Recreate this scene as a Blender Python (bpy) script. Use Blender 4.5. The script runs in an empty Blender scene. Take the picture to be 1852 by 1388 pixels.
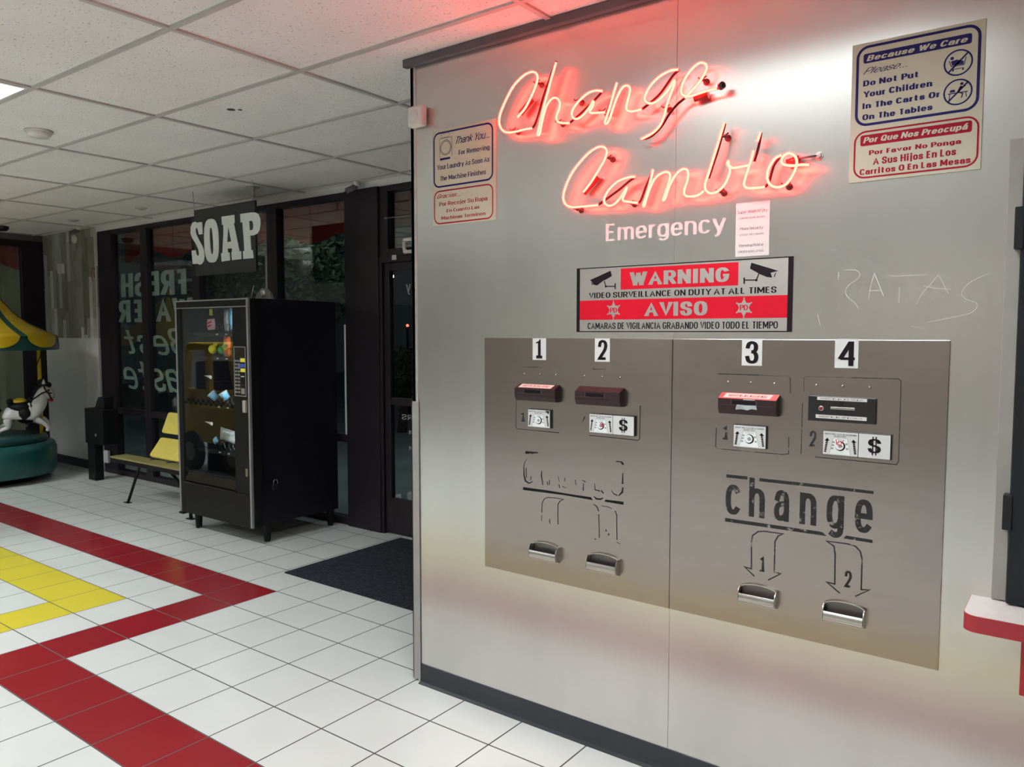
import bpy, math, random
from mathutils import Vector, Matrix
random.seed(7)
sc = bpy.context.scene
COL = sc.collection
PI = math.pi

# ---------------------------------------------------------------- camera
FOC = 1401.08                     # focal length in pixels of the 1852 x 1388 frame
EYE = Vector((0.0, 0.0, 1.57976))
R_ = Vector((0.8017, 0.59773, 0.00029)).normalized()
F_ = Vector((-0.59645, 0.79999, -0.06556)).normalized()
U_ = R_.cross(F_).normalized()
F_ = U_.cross(R_).normalized()
cam_d = bpy.data.cameras.new('camera')
cam_d.sensor_width = 36.0
cam_d.lens = FOC / 1852 * 36.0
cam_d.clip_start = 0.02
cam = bpy.data.objects.new('camera', cam_d)
COL.objects.link(cam)
cam.matrix_world = Matrix(((R_.x, U_.x, -F_.x, EYE.x), (R_.y, U_.y, -F_.y, EYE.y), (R_.z, U_.z, -F_.z, EYE.z), (0, 0, 0, 1)))
sc.camera = cam

# ---------------------------------------------------------------- world, exposure
w = bpy.data.worlds.new('night'); sc.world = w; w.use_nodes = True
w.node_tree.nodes['Background'].inputs[0].default_value = (0.007, 0.009, 0.010, 1)
w.node_tree.nodes['Background'].inputs[1].default_value = 1.0
sc.view_settings.view_transform = 'Standard'
sc.view_settings.look = 'None'
sc.view_settings.gamma = 1
sc.view_settings.use_curve_mapping = False
sc.view_settings.exposure = 0.12
LAMP = 23.0                        # brightness of the ceiling light diffusers
LAMP_COL = (0.93, 1.0, 1.0)
NEON = 29.0

# ---------------------------------------------------------------- main dimensions (metres)
YW = 2.491      # steel wall face
YB = 4.24       # window wall face
XL = -10.3      # left wall
ZC = 2.749      # ceiling
XR, YF = 3.4, -4.2   # behind the viewer
T = 0.305; FX, FY = -3.927, 1.643          # floor tile module and a joint crossing
CX, CY, CSX, CSY = -2.888, 1.672, 1.22, 0.6114   # ceiling grid

def at(px, py, y=YW):
    """point of the upright plane Y=y seen at a pixel of the photograph"""
    d = F_ * FOC + R_ * (px - 926) - U_ * (py - 694)
    t = y / d.y
    return EYE + d * t
def atz(px, py, z=0.0):
    d = F_ * FOC + R_ * (px - 926) - U_ * (py - 694)
    return EYE + d * ((z - EYE.z) / d.z)
def zoom(ox, oy, s):
    return lambda x, y: (ox + x / s, oy + y / s)

# ---------------------------------------------------------------- mesh builder
ORG = {}
class MB:
    def __init__(s): s.v = []; s.f = []; s.m = []; s.sm = []
    def add(s, vs, fs, mi=0, sm=False):
        b = len(s.v); s.v += [tuple(p) for p in vs]
        for f in fs: s.f.append([b + i for i in f]); s.m.append(mi); s.sm.append(sm)
        return s
    def box(s, x0, x1, y0, y1, z0, z1, mi=0):
        vs = [(x0,y0,z0),(x1,y0,z0),(x1,y1,z0),(x0,y1,z0),(x0,y0,z1),(x1,y0,z1),(x1,y1,z1),(x0,y1,z1)]
        return s.add(vs, [(0,3,2,1),(4,5,6,7),(0,1,5,4),(1,2,6,5),(2,3,7,6),(3,0,4,7)], mi)
    def obox(s, c, ax, ay, az, mi=0):
        c = Vector(c); vs = []
        for k in (-1, 1):
            for i, j in ((-1,-1),(1,-1),(1,1),(-1,1)): vs.append(c + Vector(ax)*i + Vector(ay)*j + Vector(az)*k)
        return s.add(vs, [(0,3,2,1),(4,5,6,7),(0,1,5,4),(1,2,6,5),(2,3,7,6),(3,0,4,7)], mi)
    def tube(s, pts, r, n=8, mi=0, caps=True, closed=False):
        pts = [Vector(p) for p in pts]; N = len(pts); rs = r if isinstance(r, (list, tuple)) else [r] * N
        vs = []; up = None
        for i, p in enumerate(pts):
            if closed: t = pts[(i+1) % N] - pts[i-1]
            else: t = pts[min(i+1, N-1)] - pts[max(i-1, 0)]
            t = t.normalized() if t.length > 1e-9 else Vector((0,0,1))
            if up is None:
                up = Vector((0,0,1)) if abs(t.z) < .9 else Vector((1,0,0))
            a = up - t * up.dot(t)
            if a.length < 1e-6: a = t.orthogonal()
            a.normalize(); up = a; b = t.cross(a)
            for k in range(n):
                q = 2*PI*k/n; vs.append(p + (a*math.cos(q) + b*math.sin(q)) * rs[i])
        fs = []
        for i in range(N if closed else N-1):
            i2 = (i+1) % N
            for k in range(n): fs.append((i*n+k, i*n+(k+1) % n, i2*n+(k+1) % n, i2*n+k))
        s.add(vs, fs, mi, True)
        if caps and not closed:
            b = len(s.v) - len(vs)
            s.f.append([b+k for k in range(n)][::-1]); s.m.append(mi); s.sm.append(False)
            s.f.append([b+(N-1)*n+k for k in range(n)]); s.m.append(mi); s.sm.append(False)
        return s
    def lathe(s, prof, c, n=32, mi=0, axis=(0,0,1), sm=True, a0=0, a1=2*PI):
        c = Vector(c); w = Vector(axis).normalized(); u = w.orthogonal().normalized() if abs(w.z) < .99 else Vector((1,0,0)); v = w.cross(u)
        full = abs(a1 - a0 - 2*PI) < 1e-6; K = n if full else n+1; vs = []
        for r, h in prof:
            for k in range(K):
                q = a0 + (a1-a0)*k/n; vs.append(c + (u*math.cos(q)+v*math.sin(q))*r + w*h)
        fs = []
        for i in range(len(prof)-1):
            for k in range(n):
                k2 = (k+1) % K; fs.append((i*K+k, i*K+k2, (i+1)*K+k2, (i+1)*K+k))
        return s.add(vs, fs, mi, sm)
    def ball(s, c, rx, ry=None, rz=None, n=16, mi=0, rot=None):
        ry = ry or rx; rz = rz or rx; c = Vector(c); vs = []; fs = []; h = n//2
        for i in range(h+1):
            a = PI*i/h
            for k in range(n):
                q = 2*PI*k/n; p = Vector((rx*math.sin(a)*math.cos(q), ry*math.sin(a)*math.sin(q), rz*math.cos(a)))
                vs.append(c + (rot @ p if rot else p))
        for i in range(h):
            for k in range(n): fs.append((i*n+k, (i+1)*n+k, (i+1)*n+(k+1) % n, i*n+(k+1) % n))
        return s.add(vs, fs, mi, True)
    def prism(s, poly, y0, y1, mi=0):
        """polygon given as (x, z), between two Y values"""
        n = len(poly); vs = [(x, y0, z) for x, z in poly] + [(x, y1, z) for x, z in poly]
        fs = [list(range(n)), list(range(2*n-1, n-1, -1))] + [(i, n+i, n+(i+1) % n, (i+1) % n) for i in range(n)]
        return s.add(vs, fs, mi)
    def prismx(s, poly, x0, x1, mi=0):
        n = len(poly); vs = [(x0, y, z) for y, z in poly] + [(x1, y, z) for y, z in poly]
        fs = [list(range(n)), list(range(2*n-1, n-1, -1))] + [(i, n+i, n+(i+1) % n, (i+1) % n) for i in range(n)]
        return s.add(vs, fs, mi)
    def prismz(s, poly, z0, z1, mi=0):
        n = len(poly); vs = [(x, y, z0) for x, y in poly] + [(x, y, z1) for x, y in poly]
        fs = [list(range(n)), list(range(2*n-1, n-1, -1))] + [(i, n+i, n+(i+1) % n, (i+1) % n) for i in range(n)]
        return s.add(vs, fs, mi)
    # -- printing on an upright surface: (x, z) shapes a fraction of a millimetre proud of Y=y
    def flat(s, poly, y, mi=0):
        return s.add([(x, y, z) for x, z in poly], [list(range(len(poly)))], mi)
    def stroke(s, pts, wd, y, mi=0, closed=False):
        P = [Vector((p[0], p[1])) for p in pts]; N = len(P); L = []; Rr = []
        for i in range(N):
            a = P[(i-1) % N] if (closed or i > 0) else P[i]; b = P[(i+1) % N] if (closed or i < N-1) else P[i]
            d1 = (P[i]-a); d2 = (b-P[i])
            d1 = d1.normalized() if d1.length > 1e-9 else d2.normalized(); d2 = d2.normalized() if d2.length > 1e-9 else d1
            t = (d1+d2); t = t.normalized() if t.length > 1e-6 else d1
            n = Vector((-t.y, t.x)); k = 1/max(.4, n.dot(Vector((-d1.y, d1.x))))
            ww = wd[i] if isinstance(wd, (list, tuple)) else wd
            L.append(P[i]+n*ww/2*k); Rr.append(P[i]-n*ww/2*k)
        vs = [(p.x, y, p.y) for p in L] + [(p.x, y, p.y) for p in Rr]
        fs = [(i, (i+1) % N, N+(i+1) % N, N+i) for i in range(N if closed else N-1)]
        return s.add(vs, fs, mi)
    def text(s, body, x0, x1, z0, z1, y, bold=0.0, shear=0.0, mirror=False, mi=0):
        vs, fs, ym = glyphs(body, bold, shear)
        xs = [p[0] for p in vs]; a, b = min(xs), max(xs)
        kx = (x1-x0)/(b-a); kz = (z1-z0)/ym
        if mirror: P = [(x1-(p[0]-a)*kx, y+p[2], z0+p[1]*kz) for p in vs]
        else: P = [(x0+(p[0]-a)*kx, y+p[2], z0+p[1]*kz) for p in vs]
        return s.add(P, fs, mi)
    def build(s, name, mats, parent=None, bevel=0.0, kind=None, label=None, seg=2):
        if not isinstance(mats, (list, tuple)): mats = [mats]
        o_ = ORG.get(parent.name, Vector()) if parent else Vector()
        me = bpy.data.meshes.new(name)
        me.from_pydata([tuple(Vector(p)-o_) for p in s.v], [], s.f)
        for m in mats: me.materials.append(m)
        me.polygons.foreach_set('material_index', s.m); me.polygons.foreach_set('use_smooth', s.sm)
        uv = me.uv_layers.new(name='uv'); uv.data.foreach_set('uv', [c for l in me.loops for c in (lambda p: (p.x, p.z))(me.vertices[l.vertex_index].co)])
        me.update()
        o = bpy.data.objects.new(name, me); COL.objects.link(o)
        if parent: o.parent = parent; ORG[o.name] = o_
        if bevel:
            b = o.modifiers.new('bevel', 'BEVEL'); b.width = bevel; b.segments = seg; b.limit_method = 'ANGLE'; b.angle_limit = 0.7
        if kind: o['kind'] = kind
        if label: o['label'] = label
        return o
def spline(pts, n=5):
    P = [Vector(p) for p in pts]; out = []
    for i in range(len(P)-1):
        p0 = P[max(i-1, 0)]; p1 = P[i]; p2 = P[i+1]; p3 = P[min(i+2, len(P)-1)]
        for k in range(n):
            t = k/n; out.append(.5*((2*p1)+(p2-p0)*t+(2*p0-5*p1+4*p2-p3)*t*t+(3*p1-p0-3*p2+p3)*t*t*t))
    out.append(P[-1]); return out
_gl = {}
def arc_(cx, cz, rx, rz, a0, a1, n=14, p=.78):
    out = []
    for k in range(n+1):
        q = math.radians(a0+(a1-a0)*k/n); c, d = math.cos(q), math.sin(q)
        out.append((cx+rx*math.copysign(abs(c)**p, c), cz+rz*math.copysign(abs(d)**p, d)))
    return out
def smo(*pts): return [(v.x, v.y) for v in spline([Vector(q) for q in pts], 5)]
XH = .74; DE = -.24
S_CAP = smo((.97,.78),(.84,.95),(.5,1),(.15,.95),(.03,.76),(.14,.59),(.5,.51),(.86,.42),(.97,.24),(.85,.05),(.5,0),(.16,.05),(.02,.23))
FONT = {   # centre lines of the letters: (width, strokes); u runs 0..1, heights: 0 baseline, .74 small letters, 1 capitals
 'A': (.66, [[(0,0),(.5,1),(1,0)], [(.18,.32),(.82,.32)]]), 'B': (.56, [[(0,0),(0,1),(.5,1)]+arc_(.5,.765,.44,.235,90,-90)+[(0,.53)], [(0,.53),(.5,.53)]+arc_(.5,.265,.5,.265,90,-90)+[(0,0)]]),
 'C': (.56, [arc_(.5,.5,.5,.5,42,318,22)]), 'D': (.58, [[(0,0),(0,1),(.4,1)]+arc_(.4,.5,.6,.5,90,-90)+[(0,0)]]), 'E': (.46, [[(1,1),(0,1),(0,0),(1,0)], [(0,.52),(.9,.52)]]),
 'F': (.44, [[(1,1),(0,1),(0,0)], [(0,.50),(.88,.50)]]), 'G': (.58, [arc_(.5,.5,.5,.5,42,340,22)+[(1,.46),(.58,.46)]]), 'H': (.56, [[(0,0),(0,1)], [(1,0),(1,1)], [(0,.52),(1,.52)]]), 'I': (.18, [[(.5,0),(.5,1)]]),
 'L': (.44, [[(0,1),(0,0),(1,0)]]), 'M': (.76, [[(0,0),(0,1)], [(1,0),(1,1)], [(.06,.98),(.5,.2)], [(.5,.2),(.94,.98)]]), 'N': (.60, [[(0,0),(0,1)], [(1,0),(1,1)], [(.04,.98),(.96,.02)]]), 'O': (.60, [arc_(.5,.5,.5,.5,0,360,28)]),
 'P': (.54, [[(0,0),(0,1),(.5,1)]+arc_(.5,.72,.5,.28,90,-90)+[(0,.44)]]), 'Q': (.60, [arc_(.5,.5,.5,.5,0,360,28), [(.6,.22),(1,-.05)]]), 'R': (.57, [[(0,0),(0,1),(.5,1)]+arc_(.5,.74,.48,.26,90,-90)+[(0,.48)], [(.5,.48),(1,0)]]),
 'S': (.54, [S_CAP]), 'T': (.54, [[(0,1),(1,1)], [(.5,1),(.5,0)]]), 'U': (.57, [[(0,1)]+arc_(.5,.3,.5,.3,180,360)+[(1,1)]]), 'V': (.62, [[(0,1),(.5,0),(1,1)]]), 'W': (.90, [[(0,1),(.26,0)], [(.26,0),(.5,.92)], [(.5,.92),(.74,0)], [(.74,0),(1,1)]]), 'Y': (.60, [[(0,1),(.5,.46),(1,1)], [(.5,.46),(.5,0)]]),
 'a': (.48, [smo((.06,.56),(.2,.70),(.5,.74),(.86,.69),(1,.52))+[(1,0)], smo((1,.44),(.55,.42),(.14,.36),(0,.2),(.12,.04),(.42,0),(.8,.06),(1,.2))]),
 'b': (.50, [[(0,1),(0,0)], arc_(.5,.37,.5,.37,180,-180,24)]), 'c': (.47, [arc_(.5,.37,.5,.37,45,315,18)]), 'd': (.50, [[(1,1),(1,0)], arc_(.5,.37,.5,.37,0,360,24)]),
 'e': (.49, [[(0,.37),(1,.37)], arc_(.5,.37,.5,.37,0,312,22)]), 'f': (.38, [smo((1,.98),(.6,.96),(.38,.8))+[(.38,0)], [(-.1,.68),(.98,.68)]]), 'g': (.50, [arc_(.5,.37,.5,.37,0,360,24), [(1,.74),(1,.05)]+smo((1,.0),(.9,-.18),(.5,-.24),(.08,-.17))]),
 'h': (.49, [[(0,1),(0,0)], [(0,.4)]+arc_(.5,.44,.5,.30,180,0)+[(1,0)]]), 'i': (.17, [[(.5,0),(.5,.74)], [(.5,.94),(.5,1.03)]]), '\u0131': (.17, [[(.5,0),(.5,.74)]]), 'j': (.22, [[(.8,.74),(.8,-.1)]+smo((.8,-.12),(.6,-.22),(0,-.24)), [(.8,.94),(.8,1.03)]]), 'k': (.48, [[(0,1),(0,0)], [(.95,.74),(.05,.34)], [(.32,.45),(1,0)]]), 'l': (.17, [[(.5,0),(.5,1)]]),
 'm': (.78, [[(0,0),(0,.74)], [(0,.42)]+arc_(.25,.44,.25,.30,180,0,10)+[(.5,0)], [(.5,.42)]+arc_(.75,.44,.25,.30,180,0,10)+[(1,0)]]), 'n': (.49, [[(0,0),(0,.74)], [(0,.4)]+arc_(.5,.44,.5,.30,180,0)+[(1,0)]]), 'o': (.50, [arc_(.5,.37,.5,.37,0,360,24)]),
 'p': (.50, [[(0,.74),(0,-.24)], arc_(.5,.37,.5,.37,180,-180,24)]), 'q': (.50, [[(1,.74),(1,-.24)], arc_(.5,.37,.5,.37,0,360,24)]), 'r': (.33, [[(0,0),(0,.74)], smo((0,.42),(.2,.64),(.55,.73),(1,.73))]),
 's': (.44, [[(u, v*.74) for u, v in S_CAP]]), 't': (.40, [[(.36,.94),(.36,.22)]+smo((.36,.2),(.46,.04),(1,.01)), [(-.1,.68),(1.02,.68)]]), 'u': (.49, [[(0,.74)]+arc_(.5,.28,.5,.28,180,360)+[(1,.74)], [(1,.3),(1,0)]]), 'v': (.50, [[(0,.74),(.5,0),(1,.74)]]), 'w': (.74, [[(0,.74),(.26,0)], [(.26,0),(.5,.66)], [(.5,.66),(.74,0)], [(.74,0),(1,.74)]]), 'y': (.52, [[(0,.74),(.52,.02)], [(1,.74),(.45,-.14)]+smo((.45,-.14),(.3,-.23),(.05,-.24))]), 'z': (.44, [[(0,.74),(1,.74),(0,0),(1,0)]]),
 '0': (.54, [arc_(.5,.5,.5,.5,0,360,28)]), '1': (.30, [[(0,.78),(.35,.84),(.72,1),(.72,0)]]), '2': (.52, [smo((.02,.74),(.15,.94),(.5,1),(.86,.93),(.97,.72),(.8,.48),(.35,.2),(.03,.0))+[(.03,0),(1,0)]]), '3': (.53, [smo((.03,.77),(.16,.94),(.5,1),(.85,.93),(.94,.75),(.82,.58),(.45,.53)), smo((.45,.53),(.84,.47),(1,.27),(.87,.06),(.5,0),(.14,.06),(.0,.24))]),
 '4': (.58, [[(.74,0),(.74,1)], [(.66,1),(.04,.30)], [(0,.27),(1,.27)]]), '5': (.53, [[(.92,1),(.14,1),(.06,.5)]+smo((.06,.5),(.3,.62),(.65,.62),(.95,.48),(.98,.26),(.84,.05),(.48,0),(.15,.05),(0,.22))]), '6': (.53, [smo((.93,.80),(.8,.96),(.5,1),(.15,.88),(.0,.5),(.03,.2)), arc_(.5,.31,.5,.31,180,-180,22)]), '7': (.50, [[(0,1),(1,1),(.35,0)]]), '8': (.53, [arc_(.5,.765,.44,.235,90,450,22), arc_(.5,.265,.5,.265,90,450,22)]), '9': (.53, [arc_(.5,.69,.5,.31,0,360,22), smo((1,.7),(1,.45),(.88,.12),(.5,0),(.12,.06))]),
 '$': (.52, [[(u, .1+v*.8) for u, v in S_CAP], [(.38,-.03),(.38,1.03)], [(.62,-.03),(.62,1.03)]]), '.': (.15, [[(.5,0),(.5,.04)]]), ',': (.15, [[(.6,.04),(.2,-.14)]]), "'": (.12, [[(.5,.75),(.5,1)]]), '-': (.30, [[(0,.38),(1,.38)]]), '(': (.24, [arc_(1,.42,1,.6,100,260,10,1)]), ')': (.24, [arc_(0,.42,1,.6,80,-80,10,1)]),
}
FONT['\u00e1'] = (.48, FONT['a'][1] + [[(.4,.86),(.75,1.04)]])
LOWER = set('abcdefghijklmnopqrstuvwxyz\u00e1\u0131')
def glyphs(body, wt, shear):
    """lettering as flat strokes of even weight, capitals one unit high; returns vertices, faces, top"""
    key = (body, wt, shear)
    if key in _gl: return _gl[key]
    mb = MB(); x = 0.0; w = wt; h = w*(.85 if w < .15 else .62); k = w/h; n = 0
    def zmap(ch, z):
        if ch not in LOWER: return h/2+z*(1-h)
        if z <= 0: return h/2+z*(-DE-h*.3)/-DE
        if z <= XH: return h/2+z/XH*(XH-h)
        return XH-h/2+(z-XH)
    for ch in body:
        if ch == ' ': x += .24+w*.3; continue
        nq = 0; wd, st = FONT[ch]; adv = max(wd+w*.55, w*1.02)
        lo = DE-.02 if ch in 'gjpqyQ,()$' else 0.0; hi = 1.12 if ch in 'ij()$\u00e1' else XH if ch in 'acegmnopqrsuvwxyz' else 1.0
        for p in st:
            q = []
            for u, z in p:
                zz = zmap(ch, z); q.append((x+w/2+u*(adv-w), zz*k))
            closed = len(q) > 4 and abs(q[0][0]-q[-1][0]) < 1e-6 and abs(q[0][1]-q[-1][1]) < 1e-6
            if closed: q = q[:-1]
            d = [q[0]]
            for a in q[1:]:
                if abs(a[0]-d[-1][0])+abs(a[1]-d[-1][1]) > 1e-5: d.append(a)
            q = d
            if not closed:       # square ends reach the letter's full height
                for e0, e1 in ((0, 1), (-1, -2)):
                    a, b = Vector(q[e0]), Vector(q[e1]); e = (a-b).normalized()*w/2
                    if abs(e.y) > abs(e.x)*1.2: q[e0] = tuple(a+e)
            b0 = len(mb.v); mb.stroke(q, w, n*-.00005, 0, closed); n += 1
            new = mb.v[b0:]; fcs = [[i-b0 for i in f] for f in mb.f if f[0] >= b0]; mb.f = [f for f in mb.f if f[0] < b0]; mb.v = mb.v[:b0]
            for f in fcs:
                b1 = len(mb.v); nq += 1
                for i in f:
                    v = new[i]; zz = min(hi, max(lo, v[2]/k)); mb.v.append((v[0]+shear*zz, -nq*.000012, zz))
                mb.f.append([b1, b1+1, b1+2, b1+3])
        x += adv+.07+w*.06-(.07 if ch in 'rTFPVYf' else 0)
    vs = [(v[0], v[2], v[1]) for v in mb.v]; _gl[key] = (vs, mb.f, max(v[1] for v in vs)); return _gl[key]
def thing(name, label, cat, loc, group=None):
    o = bpy.data.objects.new(name, None); COL.objects.link(o); o.location = loc; o.empty_display_size = .05
    ORG[o.name] = Vector(loc); o['label'] = label; o['category'] = cat
    if group: o['group'] = group
    return o
def tag(o, label, cat, group=None):
    o['label'] = label; o['category'] = cat
    if group: o['group'] = group
    return o
def copy_tree(o, dv, label=None, parent=None):
    c = o.copy(); COL.objects.link(c)
    if parent: c.parent = parent
    else:
        c.location = o.location + Vector(dv)
        if label: c['label'] = label
    for ch in [k for k in bpy.data.objects if k.parent == o]: copy_tree(ch, dv, None, c)
    return c
def rrect(x0, x1, z0, z1, r, n=6):
    P = []
    for cx, cz, a in ((x1-r, z1-r, 0), (x0+r, z1-r, PI/2), (x0+r, z0+r, PI), (x1-r, z0+r, 1.5*PI)):
        for k in range(n+1): P.append((cx+r*math.cos(a+PI/2*k/n), cz+r*math.sin(a+PI/2*k/n)))
    return P
def circle(cx, cz, r, n=28): return [(cx+r*math.cos(2*PI*k/n), cz+r*math.sin(2*PI*k/n)) for k in range(n)]
# ---------------------------------------------------------------- materials
def sock(nd, *names):
    for n in names:
        if n in nd.inputs: return nd.inputs[n]
def mat(name, col, rough=.5, metal=0.0, var=.06, scale=12.0, bump=0.0, bscale=200.0, coat=0.0, spec=.5, stretch=None):
    m = bpy.data.materials.new(name); m.use_nodes = True; nt = m.node_tree; N = nt.nodes; L = nt.links
    b = N['Principled BSDF']; b.inputs['Roughness'].default_value = rough; b.inputs['Metallic'].default_value = metal
    sock(b, 'Specular IOR Level', 'Specular').default_value = spec
    if coat: sock(b, 'Coat Weight', 'Clearcoat').default_value = coat; sock(b, 'Coat Roughness').default_value = .08
    tc = N.new('ShaderNodeTexCoord'); mp = N.new('ShaderNodeMapping'); L.new(tc.outputs['Object'], mp.inputs[0])
    if stretch: mp.inputs['Scale'].default_value = stretch
    nz = N.new('ShaderNodeTexNoise'); nz.inputs['Scale'].default_value = scale; nz.inputs['Detail'].default_value = 4
    L.new(mp.outputs[0], nz.inputs['Vector'])
    cr = N.new('ShaderNodeValToRGB'); cr.color_ramp.elements[0].position = .3; cr.color_ramp.elements[1].position = .7
    cr.color_ramp.elements[0].color = tuple(c*(1-var) for c in col)+(1,); cr.color_ramp.elements[1].color = tuple(min(1, c*(1+var)) for c in col)+(1,)
    L.new(nz.outputs['Fac'], cr.inputs[0]); L.new(cr.outputs[0], b.inputs['Base Color'])
    if bump:
        n2 = N.new('ShaderNodeTexNoise'); n2.inputs['Scale'].default_value = bscale; n2.inputs['Detail'].default_value = 3
        L.new(mp.outputs[0], n2.inputs['Vector'])
        bp = N.new('ShaderNodeBump'); bp.inputs['Strength'].default_value = bump; bp.inputs['Distance'].default_value = .002
        L.new(n2.outputs['Fac'], bp.inputs['Height']); L.new(bp.outputs[0], b.inputs['Normal'])
    return m
def brushed(m, an, rot=0.0):
    N = m.node_tree.nodes; L = m.node_tree.links; b = N['Principled BSDF']; t = N.new('ShaderNodeTangent'); t.direction_type = 'UV_MAP'; t.uv_map = 'uv'
    L.new(t.outputs[0], b.inputs['Tangent']); b.inputs['Anisotropic'].default_value = an; b.inputs['Anisotropic Rotation'].default_value = rot
    return m
def emit(name, col, st):
    m = bpy.data.materials.new(name); m.use_nodes = True; N = m.node_tree.nodes; L = m.node_tree.links
    N.remove(N['Principled BSDF']); e = N.new('ShaderNodeEmission'); e.inputs[0].default_value = tuple(col)+(1,); e.inputs[1].default_value = st
    L.new(e.outputs[0], N['Material Output'].inputs[0]); return m
def glass(name, tint=(.92, .97, .95), refl=.04):
    m = bpy.data.materials.new(name); m.use_nodes = True; N = m.node_tree.nodes; L = m.node_tree.links
    N.remove(N['Principled BSDF']); t = N.new('ShaderNodeBsdfTransparent'); t.inputs[0].default_value = tuple(tint)+(1,)
    g = N.new('ShaderNodeBsdfGlossy'); g.inputs['Roughness'].default_value = .01; g.inputs[0].default_value = (1, 1, 1, 1)
    lw = N.new('ShaderNodeLayerWeight'); lw.inputs[0].default_value = .5
    pw = N.new('ShaderNodeMath'); pw.operation = 'POWER'; L.new(lw.outputs['Facing'], pw.inputs[0]); pw.inputs[1].default_value = 5
    ad = N.new('ShaderNodeMath'); ad.operation = 'MULTIPLY_ADD'; L.new(pw.outputs[0], ad.inputs[0]); ad.inputs[1].default_value = 1-refl; ad.inputs[2].default_value = refl
    mx = N.new('ShaderNodeMixShader'); L.new(ad.outputs[0], mx.inputs[0]); L.new(t.outputs[0], mx.inputs[1]); L.new(g.outputs[0], mx.inputs[2])
    L.new(mx.outputs[0], N['Material Output'].inputs[0]); return m
def worn(name, col, scale, thr, soft=.04, stretch=(1, 1, 1)):
    """paint that has partly rubbed off the metal beneath"""
    m = mat(name, col, .6, var=.1); N = m.node_tree.nodes; L = m.node_tree.links; b = N['Principled BSDF']
    tc = N.new('ShaderNodeTexCoord'); mp = N.new('ShaderNodeMapping'); mp.inputs['Scale'].default_value = stretch; L.new(tc.outputs['Object'], mp.inputs[0])
    nz = N.new('ShaderNodeTexNoise'); nz.inputs['Scale'].default_value = scale; nz.inputs['Detail'].default_value = 6; nz.inputs['Roughness'].default_value = .65
    L.new(mp.outputs[0], nz.inputs['Vector'])
    cr = N.new('ShaderNodeValToRGB'); cr.color_ramp.elements[0].position = thr-soft; cr.color_ramp.elements[1].position = thr+soft
    L.new(nz.outputs['Fac'], cr.inputs[0])
    t = N.new('ShaderNodeBsdfTransparent'); mx = N.new('ShaderNodeMixShader')
    L.new(cr.outputs[0], mx.inputs[0]); L.new(b.outputs[0], mx.inputs[1]); L.new(t.outputs[0], mx.inputs[2]); L.new(mx.outputs[0], N['Material Output'].inputs[0])
    return m
def tile_mat(name, col, grout):
    m = mat(name, col, .22, var=.03, scale=3, spec=.5); N = m.node_tree.nodes; L = m.node_tree.links; b = N['Principled BSDF']
    base = b.inputs['Base Color'].links[0].from_socket
    tc = N.new('ShaderNodeTexCoord'); sp = N.new('ShaderNodeSeparateXYZ'); L.new(tc.outputs['Object'], sp.inputs[0])
    def mth(op, a, bb=None):
        n = N.new('ShaderNodeMath'); n.operation = op
        for i, x in enumerate((a, bb)):
            if x is None: continue
            if isinstance(x, (int, float)): n.inputs[i].default_value = x
            else: L.new(x, n.inputs[i])
        return n.outputs[0]
    ds = []
    for k, off in ((0, FX), (1, FY)):
        fr = mth('FRACT', mth('DIVIDE', mth('SUBTRACT', sp.outputs[k], off - 100*T), T))
        ds.append(mth('MINIMUM', fr, mth('SUBTRACT', 1.0, fr)))
    d = mth('MINIMUM', ds[0], ds[1]); g = mth('LESS_THAN', d, .0105)
    mx = N.new('ShaderNodeMix'); mx.data_type = 'RGBA'; L.new(g, mx.inputs[0]); L.new(base, mx.inputs[6]); mx.inputs[7].default_value = tuple(grout)+(1,)
    L.new(mx.outputs[2], b.inputs['Base Color'])
    rg = mth('ADD', mth('MULTIPLY', g, .6), .20); L.new(rg, b.inputs['Roughness'])
    bp = N.new('ShaderNodeBump'); bp.inputs['Strength'].default_value = .5; bp.inputs['Distance'].default_value = .002; bp.invert = True
    L.new(g, bp.inputs['Height']); L.new(bp.outputs[0], b.inputs['Normal'])
    return m
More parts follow.
